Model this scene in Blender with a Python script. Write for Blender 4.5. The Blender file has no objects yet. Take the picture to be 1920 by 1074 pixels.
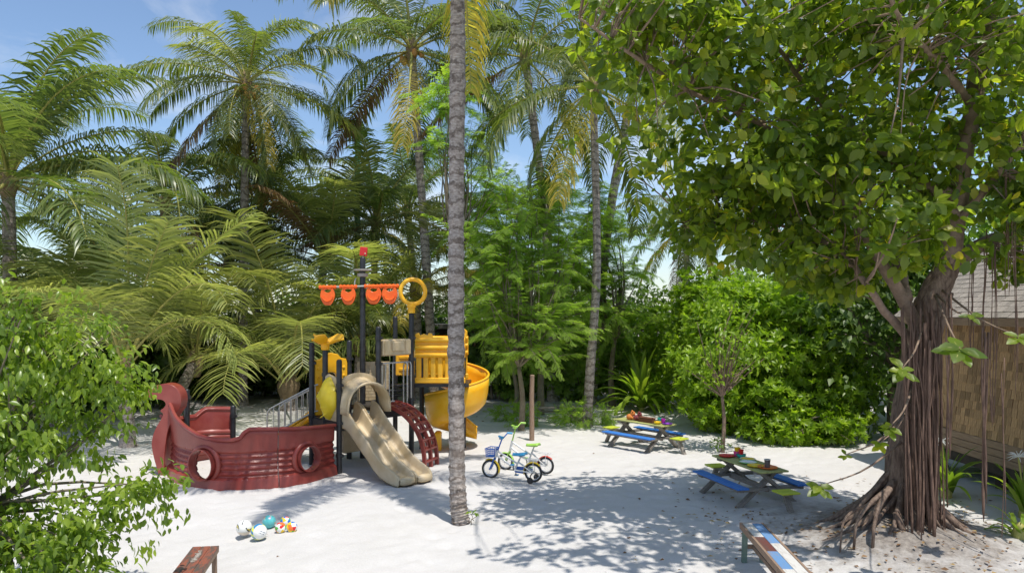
import bpy, math, random
import numpy as np
from mathutils import Vector, Matrix

# ------------------------------------------------------------------ camera, sky, sun, exposure
SC = bpy.context.scene
COL = SC.collection
CAM_H, FPX, HOR = 3.14, 1387.0, 586.0          # eye height, focal length in photo pixels, horizon row
cam = bpy.data.cameras.new('camera')
cam.sensor_width = 36.0
cam.lens = 36.0 * FPX / 1920.0
cam.shift_y = (HOR - 537.0) / 1920.0
cam.clip_start, cam.clip_end = 0.1, 2000.0
cam_o = bpy.data.objects.new('camera', cam)
cam_o.location = (0, 0, CAM_H)
cam_o.rotation_euler = (math.pi / 2, 0, 0)
COL.objects.link(cam_o)
SC.camera = cam_o

SUNV = Vector((0.20, -0.30, 1.0)).normalized()
world = bpy.data.worlds.new('World')
SC.world = world
world.use_nodes = True
wn, wl = world.node_tree.nodes, world.node_tree.links
wn.clear()
w_out = wn.new('ShaderNodeOutputWorld')
w_bg = wn.new('ShaderNodeBackground')
w_sky = wn.new('ShaderNodeTexSky')
w_sky.sky_type = 'NISHITA'
w_sky.sun_disc = False
w_sky.sun_elevation = math.asin(SUNV.z)
w_sky.sun_rotation = math.atan2(SUNV.x, SUNV.y)
w_sky.air_density = 1.0
w_sky.dust_density = 0.6
w_sky.ozone_density = 3.0
w_bg.inputs['Strength'].default_value = 0.11
w_tc = wn.new('ShaderNodeTexCoord')
w_map = wn.new('ShaderNodeMapping')
w_map.inputs['Scale'].default_value = (1.6, 1.6, 4.2)
w_map.inputs['Location'].default_value = (0.35, 0.1, 0.25)
w_noise = wn.new('ShaderNodeTexNoise')
w_noise.inputs['Scale'].default_value = 1.9
w_noise.inputs['Detail'].default_value = 9.0
w_noise.inputs['Roughness'].default_value = 0.58
w_noise.inputs['Distortion'].default_value = 0.35
w_ramp = wn.new('ShaderNodeValToRGB')
w_ramp.color_ramp.elements[0].position = 0.50
w_ramp.color_ramp.elements[0].color = (0, 0, 0, 1)
w_ramp.color_ramp.elements[1].position = 0.82
w_ramp.color_ramp.elements[1].color = (0.85, 0.85, 0.85, 1)
w_mix = wn.new('ShaderNodeMixRGB')
w_mix.inputs['Color2'].default_value = (5.6, 5.8, 6.1, 1)
wl.new(w_tc.outputs['Generated'], w_map.inputs['Vector'])
wl.new(w_map.outputs['Vector'], w_noise.inputs['Vector'])
wl.new(w_noise.outputs['Fac'], w_ramp.inputs['Fac'])
wl.new(w_ramp.outputs['Color'], w_mix.inputs['Fac'])
wl.new(w_sky.outputs['Color'], w_mix.inputs['Color1'])
wl.new(w_mix.outputs['Color'], w_bg.inputs['Color'])
wl.new(w_bg.outputs['Background'], w_out.inputs['Surface'])

sun = bpy.data.lights.new('sun', 'SUN')
sun.energy = 2.95
sun.angle = math.radians(0.53)
sun.color = (1.0, 0.955, 0.88)
sun_o = bpy.data.objects.new('sun', sun)
sun_o.rotation_euler = SUNV.to_track_quat('Z', 'Y').to_euler()
sun_o.location = SUNV * 60
COL.objects.link(sun_o)

SC.view_settings.view_transform = 'Standard'
SC.view_settings.look = 'None'
SC.view_settings.exposure = 0.66
SC.view_settings.gamma = 1.0
SC.cycles.max_bounces = 10
SC.cycles.diffuse_bounces = 6
SC.cycles.transmission_bounces = 4
SC.cycles.transparent_max_bounces = 6
SC.cycles.use_denoising = True

# ------------------------------------------------------------------ helpers
def G(px, py):                       # point on the ground seen at a photo pixel
    d = FPX * CAM_H / (py - HOR)
    return ((px - 960.0) / FPX * d, d)
def V(px, py, d):                    # point at distance d seen at a photo pixel
    return ((px - 960.0) / FPX * d, d, CAM_H - (py - HOR) / FPX * d)

MATS = {}
LEAF_GAIN = 1.18
def mat(name, col, rough=0.6, col2=None, nscale=6.0, bump=0.0, bscale=40.0, spec=0.5, metal=0.0, stretch=None, coat=0.0, randv=0.0, lo=0.35, hi=0.65):
    if name in MATS: return MATS[name]
    m = bpy.data.materials.new(name); m.use_nodes = True
    nt = m.node_tree; b = nt.nodes['Principled BSDF']
    b.inputs['Base Color'].default_value = (*col, 1)
    b.inputs['Roughness'].default_value = rough
    b.inputs['Metallic'].default_value = metal
    b.inputs['Specular IOR Level'].default_value = spec
    if coat: b.inputs['Coat Weight'].default_value = coat
    tc = nt.nodes.new('ShaderNodeTexCoord'); mp = nt.nodes.new('ShaderNodeMapping')
    nt.links.new(tc.outputs['Object'], mp.inputs['Vector'])
    if stretch: mp.inputs['Scale'].default_value = stretch
    if col2 is not None:
        n = nt.nodes.new('ShaderNodeTexNoise'); n.inputs['Scale'].default_value = nscale
        n.inputs['Detail'].default_value = 6; n.inputs['Roughness'].default_value = 0.62
        nt.links.new(mp.outputs['Vector'], n.inputs['Vector'])
        r = nt.nodes.new('ShaderNodeValToRGB')
        r.color_ramp.elements[0].position = lo; r.color_ramp.elements[0].color = (*col, 1)
        r.color_ramp.elements[1].position = hi; r.color_ramp.elements[1].color = (*col2, 1)
        nt.links.new(n.outputs['Fac'], r.inputs['Fac'])
        src = r.outputs['Color']
        if randv:
            oi = nt.nodes.new('ShaderNodeObjectInfo'); hs = nt.nodes.new('ShaderNodeHueSaturation')
            mr = nt.nodes.new('ShaderNodeMapRange'); mr.inputs['To Min'].default_value = 1 - randv; mr.inputs['To Max'].default_value = 1 + randv
            nt.links.new(oi.outputs['Random'], mr.inputs['Value']); nt.links.new(mr.outputs['Result'], hs.inputs['Value'])
            nt.links.new(src, hs.inputs['Color']); src = hs.outputs['Color']
        nt.links.new(src, b.inputs['Base Color'])
        rr = nt.nodes.new('ShaderNodeMapRange'); rr.inputs['To Min'].default_value = max(0, rough - .08); rr.inputs['To Max'].default_value = min(1, rough + .1)
        nt.links.new(n.outputs['Fac'], rr.inputs['Value']); nt.links.new(rr.outputs['Result'], b.inputs['Roughness'])
    if bump:
        n2 = nt.nodes.new('ShaderNodeTexNoise'); n2.inputs['Scale'].default_value = bscale; n2.inputs['Detail'].default_value = 5
        nt.links.new(mp.outputs['Vector'], n2.inputs['Vector'])
        bp = nt.nodes.new('ShaderNodeBump'); bp.inputs['Strength'].default_value = bump; bp.inputs['Distance'].default_value = 0.02
        nt.links.new(n2.outputs['Fac'], bp.inputs['Height']); nt.links.new(bp.outputs['Normal'], b.inputs['Normal'])
    MATS[name] = m
    return m

def leafmat(name, cols, trans=0.35, rough=0.42, tcol=(0.9, 1.0, 0.35), spec=0.4, randv=0.12):
    """two-sided leaf: glossy face with light passing through; colour from the per-leaf value 'var'"""
    if name in MATS: return MATS[name]
    m = bpy.data.materials.new(name); m.use_nodes = True
    nt = m.node_tree; b = nt.nodes['Principled BSDF']; out = nt.nodes['Material Output']
    at = nt.nodes.new('ShaderNodeAttribute'); at.attribute_name = 'var'
    r = nt.nodes.new('ShaderNodeValToRGB')
    el = r.color_ramp.elements
    while len(el) < len(cols): el.new(0.5)
    for e, (p, c) in zip(el, cols): e.position = p; e.color = (*[k * LEAF_GAIN for k in c], 1)
    nt.links.new(at.outputs['Fac'], r.inputs['Fac'])
    oi = nt.nodes.new('ShaderNodeObjectInfo'); hs = nt.nodes.new('ShaderNodeHueSaturation')
    mr = nt.nodes.new('ShaderNodeMapRange'); mr.inputs['To Min'].default_value = 1 - randv; mr.inputs['To Max'].default_value = 1 + randv
    nt.links.new(oi.outputs['Random'], mr.inputs['Value']); nt.links.new(mr.outputs['Result'], hs.inputs['Value'])
    nt.links.new(r.outputs['Color'], hs.inputs['Color'])
    nt.links.new(hs.outputs['Color'], b.inputs['Base Color'])
    b.inputs['Roughness'].default_value = rough; b.inputs['Specular IOR Level'].default_value = spec
    t = nt.nodes.new('ShaderNodeBsdfTranslucent')
    mx = nt.nodes.new('ShaderNodeMixRGB'); mx.blend_type = 'MULTIPLY'; mx.inputs['Fac'].default_value = 1
    gn = nt.nodes.new('ShaderNodeMixRGB'); gn.blend_type = 'MULTIPLY'; gn.inputs['Fac'].default_value = 1; gn.inputs['Color2'].default_value = (2.5, 2.5, 2.5, 1); 
    nt.links.new(hs.outputs['Color'], mx.inputs['Color1']); mx.inputs['Color2'].default_value = (*tcol, 1)
    nt.links.new(mx.outputs['Color'], gn.inputs['Color1'])
    nt.links.new(gn.outputs['Color'], t.inputs['Color'])
    ms = nt.nodes.new('ShaderNodeMixShader'); ms.inputs['Fac'].default_value = trans
    nt.links.new(b.outputs['BSDF'], ms.inputs[1]); nt.links.new(t.outputs['BSDF'], ms.inputs[2])
    nt.links.new(ms.outputs['Shader'], out.inputs['Surface'])
    MATS[name] = m
    return m

def tag(o, label=None, cat=None, group=None, kind=None):
    if label: o['label'] = label
    if cat: o['category'] = cat
    if group: o['group'] = group
    if kind: o['kind'] = kind
    return o
def thing(name, label, cat, loc=(0, 0, 0), rz=0.0, group=None):
    o = bpy.data.objects.new(name, None); COL.objects.link(o)
    o.location = loc; o.rotation_euler = (0, 0, rz); o.empty_display_size = 0.2
    return tag(o, label, cat, group)
def link(name, me, parent=None, loc=(0, 0, 0), rot=(0, 0, 0), scale=(1, 1, 1)):
    o = bpy.data.objects.new(name, me); COL.objects.link(o)
    o.parent = parent; o.location = loc; o.rotation_euler = rot; o.scale = scale
    return o

class MB:
    """collects shapes, builds ONE mesh object"""
    def __init__(s): s.v = []; s.f = []; s.mi = []; s.cm = 0
    def _add(s, vs, fs):
        n = len(s.v); s.v += [tuple(p) for p in vs]
        for f in fs: s.f.append([i + n for i in f]); s.mi.append(s.cm)
        return s
    def box(s, c, size, M=None, bev=0.0):
        x, y, z = [k / 2 for k in size]
        if bev > 0:
            b = min(bev, x * .9, y * .9, z * .9); vs = []; 
            for sz in (-1, 1):
                for (ix, iy, iz) in ((x - b, y - b, z), (x, y, z - b)):
                    pass
            rings = []
            for (rx, ry, rz) in ((x - b, y - b, -z), (x, y, -z + b), (x, y, z - b), (x - b, y - b, z)):
                k = b * .6 if rx == x else 0.0
                rings.append([(-rx + k, -ry, rz), (rx - k, -ry, rz), (rx, -ry + k, rz), (rx, ry - k, rz), (rx - k, ry, rz), (-rx + k, ry, rz), (-rx, ry - k, rz), (-rx, -ry + k, rz)])
            vs = [p for r in rings for p in r]
            fs = []
            for r in range(3):
                for i in range(8): fs.append([r * 8 + i, r * 8 + (i + 1) % 8, r * 8 + 8 + (i + 1) % 8, r * 8 + 8 + i])
            fs.append(list(range(7, -1, -1))); fs.append(list(range(24, 32)))
        else:
            vs = [(-x, -y, -z), (x, -y, -z), (x, y, -z), (-x, y, -z), (-x, -y, z), (x, -y, z), (x, y, z), (-x, y, z)]
            fs = [[3, 2, 1, 0], [4, 5, 6, 7], [0, 1, 5, 4], [1, 2, 6, 5], [2, 3, 7, 6], [3, 0, 4, 7]]
        vs = [Vector(p) for p in vs]
        if M is not None: vs = [M @ p for p in vs]
        c = Vector(c)
        return s._add([p + c for p in vs], fs)
    def bar(s, a, b, w, h, up=(0, 0, 1), bev=0.0):          # rectangular bar from a to b
        a, b = Vector(a), Vector(b); d = (b - a); L = d.length; d.normalize()
        u = Vector(up); y = u.cross(d)
        if y.length < 1e-4: y = Vector((1, 0, 0)).cross(d)
        y.normalize(); z = d.cross(y)
        return s.box((a + b) / 2, (L, w, h), Matrix((d, y, z)).transposed(), bev)
    def tube(s, pts, rad, n=10, caps=True, squash=None):
        pts = [Vector(p) for p in pts]
        if not hasattr(rad, '__len__'): rad = [rad] * len(pts)
        vs = []; up = None
        for i, p in enumerate(pts):
            t = (pts[min(i + 1, len(pts) - 1)] - pts[max(i - 1, 0)])
            t = t.normalized() if t.length > 1e-9 else Vector((0, 0, 1))
            if up is None:
                up = Vector((0, 0, 1)) if abs(t.z) < .9 else Vector((1, 0, 0))
            x = up - t * up.dot(t)
            if x.length < 1e-5: x = t.orthogonal()
            x.normalize(); y = t.cross(x); up = x
            for k in range(n):
                a = 2 * math.pi * k / n
                vs.append(p + (x * math.cos(a) + y * math.sin(a)) * rad[i])
        fs = [[i * n + k, i * n + (k + 1) % n, (i + 1) * n + (k + 1) % n, (i + 1) * n + k] for i in range(len(pts) - 1) for k in range(n)]
        if caps: fs.append(list(range(n - 1, -1, -1))); fs.append(list(range((len(pts) - 1) * n, len(pts) * n)))
        return s._add(vs, fs)
    def torus(s, c, R, r, ax=(0, 0, 1), n=32, m=10, a0=0, a1=2 * math.pi, bumps=0, bump_r=0):
        ax = Vector(ax).normalized(); x = ax.orthogonal().normalized(); 
        if abs(ax.z) < .9: x = Vector((0, 0, 1)); x = (x - ax * x.dot(ax)).normalized()
        y = ax.cross(x); c = Vector(c); full = abs(a1 - a0 - 2 * math.pi) < 1e-6; vs = []
        N = n if full else n + 1
        for i in range(N):
            a = a0 + (a1 - a0) * i / n; rd = x * math.cos(a) + y * math.sin(a)
            rr = r * (1 + bump_r * math.sin(bumps * a)) if bumps else r
            for k in range(m):
                b = 2 * math.pi * k / m
                vs.append(c + rd * (R + rr * math.cos(b)) + ax * rr * math.sin(b))
        fs = [[(i % N) * m + k, (i % N) * m + (k + 1) % m, ((i + 1) % N) * m + (k + 1) % m, ((i + 1) % N) * m + k] for i in range(n) for k in range(m)]
        return s._add(vs, fs)
    def lathe(s, c, prof, n=20, ax=None):                    # prof = [(r, z)]
        vs = []; M = Matrix.Identity(3)
        if ax is not None: M = Vector(ax).to_track_quat('Z', 'Y').to_matrix()
        for (r, z) in prof:
            for k in range(n):
                a = 2 * math.pi * k / n; vs.append(Vector(c) + M @ Vector((r * math.cos(a), r * math.sin(a), z)))
        fs = [[i * n + k, i * n + (k + 1) % n, (i + 1) * n + (k + 1) % n, (i + 1) * n + k] for i in range(len(prof) - 1) for k in range(n)]
        return s._add(vs, fs)
    def grid(s, P):                                          # P[i][j] points
        n, m = len(P), len(P[0])
        return s._add([p for r in P for p in r], [[i * m + j, i * m + j + 1, (i + 1) * m + j + 1, (i + 1) * m + j] for i in range(n - 1) for j in range(m - 1)])
    def prism(s, outline, depth, M=None, c=(0, 0, 0)):       # outline in local xz, extruded along local y
        n = len(outline); vs = []
        for dy in (-depth / 2, depth / 2): vs += [Vector((x, dy, z)) for x, z in outline]
        if M is not None: vs = [M @ p for p in vs]
        fs = [[i, (i + 1) % n, n + (i + 1) % n, n + i] for i in range(n)] + [list(range(n - 1, -1, -1)), list(range(n, 2 * n))]
        return s._add([p + Vector(c) for p in vs], fs)
    def ringprism(s, outer, inner, depth, M=None, c=(0, 0, 0)):
        n = len(outer); vs = []
        for dy in (-depth / 2, depth / 2):
            vs += [Vector((x, dy, z)) for x, z in outer] + [Vector((x, dy, z)) for x, z in inner]
        if M is not None: vs = [M @ p for p in vs]
        fs = []
        for i in range(n):
            j = (i + 1) % n
            fs += [[i, j, n + j, n + i][::-1], [2 * n + i, 2 * n + j, 3 * n + j, 3 * n + i], [i, j, 2 * n + j, 2 * n + i], [n + i, n + j, 3 * n + j, 3 * n + i][::-1]]
        return s._add([p + Vector(c) for p in vs], fs)
    def mesh(s, name, mats, smooth=False, origin=None):
        me = bpy.data.meshes.new(name)
        vs = s.v if origin is None else [(p[0] - origin[0], p[1] - origin[1], p[2] - origin[2]) for p in s.v]
        me.from_pydata(vs, [], s.f)
        if not isinstance(mats, (list, tuple)): mats = [mats]
        for m in mats: me.materials.append(m)
        if max(s.mi, default=0) > 0: me.polygons.foreach_set('material_index', s.mi)
        import bmesh
        bm = bmesh.new(); bm.from_mesh(me); bmesh.ops.recalc_face_normals(bm, faces=bm.faces); bm.to_mesh(me); bm.free()
        if smooth:
            me.polygons.foreach_set('use_smooth', [True] * len(me.polygons))
            if smooth != 'all': me.set_sharp_from_angle(angle=math.radians(40))
        me.update()
        return me
    def build(s, name, mats, parent=None, smooth=True, origin=None, bevel=0, solid=0, loc=(0, 0, 0), rot=(0, 0, 0)):
        o = link(name, s.mesh(name, mats, smooth, origin), parent, loc, rot)
        if solid:
            md = o.modifiers.new('solidify', 'SOLIDIFY'); md.thickness = solid; md.offset = 0
        if bevel:
            md = o.modifiers.new('bevel', 'BEVEL'); md.width = bevel; md.segments = 2; md.limit_method = 'ANGLE'
        return o

def smooth_path(pts, n):
    """Catmull-Rom through pts"""
    P = [Vector(p) for p in pts]; P = [P[0] * 2 - P[1]] + P + [P[-1] * 2 - P[-2]]; out = []
    segs = len(P) - 3
    for i in range(n):
        t = i / (n - 1) * segs; k = min(int(t), segs - 1); u = t - k
        a, b, c, d = P[k:k + 4]
        out.append(0.5 * ((2 * b) + (c - a) * u + (2 * a - 5 * b + 4 * c - d) * u * u + (3 * b - a - 3 * c + d) * u ** 3))
    return out
def lerp_tab(tab, x):
    for (x0, y0), (x1, y1) in zip(tab, tab[1:]):
        if x <= x1: return y0 + (y1 - y0) * max(0, min(1, (x - x0) / (x1 - x0 + 1e-9)))
    return tab[-1][1]

# ---- fast stamping of thousands of leaves into one mesh
def raw_mesh(name, verts, tris, mats, var=None, smooth=False, midx=None):
    me = bpy.data.meshes.new(name)
    nv, nt = len(verts), len(tris)
    me.vertices.add(nv); me.vertices.foreach_set('co', np.ascontiguousarray(verts, np.float32).ravel())
    me.loops.add(nt * 3); me.loops.foreach_set('vertex_index', np.ascontiguousarray(tris, np.int32).ravel())
    me.polygons.add(nt); me.polygons.foreach_set('loop_start', np.arange(nt, dtype=np.int32) * 3)
    if smooth: me.polygons.foreach_set('use_smooth', np.ones(nt, bool))
    if midx is not None: me.polygons.foreach_set('material_index', np.ascontiguousarray(midx, np.int32))
    for m in (mats if isinstance(mats, (list, tuple)) else [mats]): me.materials.append(m)
    if var is not None:
        a = me.attributes.new('var', 'FLOAT', 'POINT'); a.data.foreach_set('value', np.ascontiguousarray(var, np.float32))
    me.update(calc_edges=True)
    return me
def frames(d, up):
    d = d / (np.linalg.norm(d, axis=1, keepdims=True) + 1e-9)
    y = np.cross(up, d); y /= (np.linalg.norm(y, axis=1, keepdims=True) + 1e-9)
    z = np.cross(d, y)
    return np.stack([d, y, z], axis=2)              # columns
def stamp(name, tmpl, pos, d, up, scale, var, mats, widths=None):
    tv, tf = tmpl
    F = frames(d, up); N, K = len(pos), len(tv)
    loc = np.repeat(tv[None], N, 0) * scale[:, None, None]
    if widths is not None: loc[:, :, 1] *= widths[:, None]
    vs = np.einsum('nij,nkj->nki', F, loc) + pos[:, None, :]
    tr = tf[None] + (np.arange(N) * K)[:, None, None]
    return raw_mesh(name, vs.reshape(-1, 3), tr.reshape(-1, 3), mats, np.repeat(var, K))

def leaf_template(width=0.5, fold=0.12, curl=0.12, tip=0.0, full=True):
    """unit-length leaf along +x, normal +z, folded along its midrib"""
    if full: xs, ws = [0.0, 0.22, 0.55, 0.85, 1.0], [0.0, 0.75, 1.0, 0.5, 0.0]
    else: xs, ws = [0.0, 0.45, 1.0], [0.0, 1.0, 0.0]
    v = []; idx = []
    for x, w in zip(xs, ws):
        zc = -curl * x * x
        if w == 0: v.append((x, 0, zc)); idx.append((len(v) - 1,) * 3)
        else:
            h = w * width / 2
            v += [(x, -h, zc + fold * h * 2), (x, 0, zc), (x, h, zc + fold * h * 2)]; n = len(v); idx.append((n - 3, n - 2, n - 1))
    t = []
    for a, b in zip(idx, idx[1:]):
        for k in (0, 1):
            q = [a[k], b[k], b[k + 1], a[k + 1]]
            for tri in ((q[0], q[1], q[2]), (q[0], q[2], q[3])):
                if len(set(tri)) == 3: t.append(tri)
    return np.array(v, float), np.array(t, int)
def join_templates(parts):
    v, t, n = [], [], 0
    for pv, pt in parts: v.append(pv); t.append(pt + n); n += len(pv)
    return np.concatenate(v), np.concatenate(t)
def xform(tmpl, M, off=(0, 0, 0), s=1.0):
    return tmpl[0] * s @ np.array(M).T + np.array(off), tmpl[1]
def rotm(ax, a): return np.array(Matrix.Rotation(a, 3, ax))
LEAF_BROAD = leaf_template(0.62, 0.10, 0.16)
LEAF_MID = leaf_template(0.46, 0.15, 0.22)
LEAF_LOW = leaf_template(0.50, 0.16, 0.10, full=False)
def rosette(n, base, tilt, wid=0.42, seed=1, full=False):
    rg = random.Random(seed); P = []
    L = leaf_template(wid, 0.14, 0.25, full=full)
    for i in range(n):
        a = i * 2.39996; e = math.radians(tilt * (1 - 0.55 * i / n) + rg.uniform(-9, 9))
        P.append(xform(L, rotm('X', 0) @ rotm('Y', 0), s=1.0 * rg.uniform(.75, 1.1)))
        P[-1] = xform(P[-1], rotm('Z', a) @ rotm('Y', -e))
    v, t = join_templates(P)
    return v @ rotm('Y', math.pi / 2).T, t          # rosette axis along +x
def pinnate(n=8, seg=0.40, w=0.085, droop=0.25):
    """feathery compound leaf, unit length along +x, narrow leaflets both sides"""
    P = []
    for i in range(n):
        x = 0.15 + 0.83 * i / (n - 1); ln = seg * math.sin(math.pi * (0.18 + 0.72 * i / (n - 1)))
        for sgn in (-1, 1):
            hw = w / max(ln, .05) / 2; Lf = (np.array([(0, 0, 0), (.45, -hw, .03), (1, 0, 0), (.45, hw, .03)], float), np.array([(0, 1, 2), (0, 2, 3)], int))
            P.append(xform(Lf, rotm('Z', sgn * math.radians(62 - 22 * i / n)) @ rotm('Y', 0.25), (x, 0, -droop * x * x), ln))
    P.append((np.array([(0, -.012, 0), (0, .012, 0), (1, 0, -droop)], float), np.array([(0, 1, 2)], int)))
    return join_templates(P)
PINNATE = pinnate()
PINNATE_LOW = pinnate(6, 0.40, 0.11)
ROSE = rosette(9, 0, 66, 0.40, 3)
ROSE_BIG = rosette(8, 0, 60, 0.5, 5, full=True)

def in_ellipsoids(rg, ells, n, shell=0.55):
    """points in a union of ellipsoids biased outward; returns pos and outward normal"""
    w = np.array([e[3] * e[4] + e[4] * e[5] + e[3] * e[5] for e in ells]); w = w / w.sum()
    out, nor = [], []
    k = rg.choice(len(ells), size=n, p=w)
    u = rg.normal(size=(n, 3)); u /= np.linalg.norm(u, axis=1, keepdims=True)
    r = shell + (1 - shell) * rg.random(n) ** 0.6
    E = np.array([e[:6] for e in ells], float)[k]
    lump = 1 + 0.22 * np.sin(u[:, 0] * 7 + k) * np.sin(u[:, 1] * 6 + 2 * k) + 0.15 * np.sin(u[:, 2] * 9 + k * 3)
    pos = E[:, :3] + u * r[:, None] * E[:, 3:6] * lump[:, None]
    nrm = u / E[:, 3:6]; nrm /= np.linalg.norm(nrm, axis=1, keepdims=True)
    return pos, nrm
def crown_arrays(seed, ells, nclus, per, spread, droop=0.2, outw=0.7, flat=0.8, shell=0.55, zmin=0.12):
    rg = np.random.default_rng(seed)
    c, n = in_ellipsoids(rg, ells, nclus, shell)
    cv = rg.random(nclus)
    pos = np.repeat(c, per, 0) + rg.normal(size=(nclus * per, 3)) * spread * np.array([1, 1, 0.6])
    nn = np.repeat(n, per, 0)
    d = nn * outw + rg.normal(size=pos.shape) * 0.55 + np.array([0, 0, -droop])
    up = np.array([0, 0, 1.0]) * flat + nn * 0.45 + rg.normal(size=pos.shape) * 0.35
    var = np.clip(np.repeat(cv, per) * 0.55 + rg.random(len(pos)) * 0.45, 0, 1)
    ok = pos[:, 2] > zmin
    return rg, pos[ok], d[ok], up[ok], var[ok], c

PI = math.pi
# ------------------------------------------------------------------ materials
M_BLACK = mat('black_metal', (0.012, 0.012, 0.014), 0.38, (0.03, 0.03, 0.032), 8, .05, 60)
M_MAROON = mat('maroon_plastic', (0.235, 0.034, 0.026), 0.34, (0.33, 0.085, 0.066), 2.6, .08, 30, lo=.35, hi=.8)
M_YELLOW = mat('yellow_plastic', (0.90, 0.42, 0.004), 0.34, (0.90, 0.50, 0.03), 3.0, .05, 25)
M_LEMON = mat('lemon_plastic', (0.85, 0.60, 0.02), 0.36, (0.9, 0.68, 0.04), 4.0, .05, 25)
M_BEIGE = mat('beige_plastic', (0.50, 0.375, 0.205), 0.36, (0.62, 0.50, 0.33), 3.0, .06, 25)
M_ORANGE = mat('orange_plastic', (0.90, 0.115, 0.008), 0.38, (0.95, 0.16, 0.015), 5.0)
M_RED = mat('red_plastic', (0.55, 0.012, 0.012), 0.4, (0.62, 0.02, 0.02), 5.0)
M_STEEL = mat('grey_steel', (0.42, 0.41, 0.39), 0.42, (0.52, 0.51, 0.48), 20, metal=.6)
M_GREYTAPE = mat('grey_plastic', (0.33, 0.30, 0.27), 0.5, (0.4, 0.37, 0.33), 6)
M_WOODGREY = mat('weathered_wood', (0.17, 0.145, 0.12), 0.8, (0.30, 0.27, 0.235), 9, .5, 40, stretch=(1, 8, 8), randv=.15)
M_LIMEWOOD = mat('lime_painted_wood', (0.30, 0.32, 0.10), 0.6, (0.42, 0.42, 0.16), 6, .2, 30, stretch=(1, 7, 7), randv=.12)
M_LIMESEAT = mat('lime_paint', (0.45, 0.53, 0.03), 0.5, (0.55, 0.60, 0.06), 6, randv=.1)
M_BLUEWOOD = mat('blue_painted_wood', (0.012, 0.13, 0.50), 0.5, (0.06, 0.22, 0.58), 6, .15, 30, stretch=(1, 7, 7), randv=.12)
M_WHITEWORN = mat('worn_white_paint', (0.60, 0.58, 0.54), 0.65, (0.30, 0.24, 0.19), 5, .25, 30, stretch=(1, 5, 5), lo=.5, hi=.8)
M_BLUEWORN = mat('worn_blue_paint', (0.13, 0.26, 0.47), 0.65, (0.26, 0.22, 0.2), 5, .25, 30, stretch=(1, 5, 5), lo=.52, hi=.82)
M_REDWORN = mat('worn_brown_red_paint', (0.15, 0.035, 0.026), 0.6, (0.10, 0.06, 0.045), 5, .25, 30, stretch=(1, 5, 5))
M_PEEL = mat('peeling_red_paint', (0.27, 0.085, 0.05), 0.6, (0.10, 0.075, 0.06), 6, .35, 30, stretch=(1, 4, 4), lo=.45, hi=.58)
M_BAREWOOD = mat('bare_brown_wood', (0.23, 0.145, 0.095), 0.75, (0.33, 0.23, 0.16), 9, .4, 40, stretch=(6, 6, 1))
M_GREENPAINT = mat('green_painted_leg', (0.10, 0.16, 0.13), 0.7, (0.17, 0.22, 0.18), 9, .2)
M_SHINGLE = mat('cedar_shingle', (0.33, 0.195, 0.09), 0.8, (0.50, 0.33, 0.175), 7, .5, 30, stretch=(5, 5, 1), randv=.36)
M_ROOFSH = mat('grey_shingle', (0.24, 0.205, 0.17), 0.85, (0.40, 0.355, 0.30), 7, .5, 30, stretch=(5, 5, 1), randv=.2)
M_PLANK = mat('timber_plank', (0.24, 0.155, 0.095), 0.75, (0.36, 0.25, 0.165), 6, .4, 30, stretch=(7, .7, 7), randv=.12)
M_DARK = mat('dark_timber', (0.045, 0.035, 0.028), 0.8, (0.08, 0.062, 0.05), 6)
M_BARK = mat('banyan_bark', (0.085, 0.052, 0.037), 0.85, (0.26, 0.185, 0.135), 8, .9, 22, stretch=(3, 3, .6))
M_ROOTHANG = mat('hanging_root', (0.105, 0.060, 0.042), 0.85, (0.22, 0.135, 0.095), 12, .7, 40, stretch=(4, 4, .5))
M_LIMB = mat('smooth_limb_bark', (0.16, 0.105, 0.072), 0.75, (0.29, 0.205, 0.145), 7, .5, 25)
M_TWIG = mat('twig_bark', (0.14, 0.11, 0.07), 0.8, (0.24, 0.20, 0.14), 8)
M_GREENPOLE = mat('green_pole_paint', (0.06, 0.22, 0.13), 0.5, (0.08, 0.26, 0.16), 4)
M_RACHIS = mat('palm_rachis', (0.33, 0.34, 0.075), 0.5, (0.42, 0.36, 0.11), 4)
M_SHEATH = mat('palm_sheath_fibre', (0.17, 0.12, 0.065), 0.9, (0.28, 0.2, 0.11), 14, .7, 40)
M_COCO = mat('coconut_husk', (0.50, 0.20, 0.035), 0.5, (0.40, 0.24, 0.06), 6)

def palm_bark():
    m = mat('palm_bark', (0.19, 0.15, 0.125), 0.85, (0.48, 0.42, 0.37), 7, 0, 30, stretch=(2.2, 2.2, 5.0), lo=.33, hi=.68)
    nt = m.node_tree; b = nt.nodes['Principled BSDF']
    tc = nt.nodes.new('ShaderNodeTexCoord'); mp = nt.nodes.new('ShaderNodeMapping'); mp.inputs['Scale'].default_value = (26, 26, 2.2)
    nz = nt.nodes.new('ShaderNodeTexNoise'); nz.inputs['Scale'].default_value = 1.0; nz.inputs['Detail'].default_value = 6
    nt.links.new(tc.outputs['Object'], mp.inputs['Vector']); nt.links.new(mp.outputs['Vector'], nz.inputs['Vector'])
    bp = nt.nodes.new('ShaderNodeBump'); bp.inputs['Strength'].default_value = .9; bp.inputs['Distance'].default_value = .03
    nt.links.new(nz.outputs['Fac'], bp.inputs['Height']); nt.links.new(bp.outputs['Normal'], b.inputs['Normal'])
    return m
M_PALMBARK = palm_bark()
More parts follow.
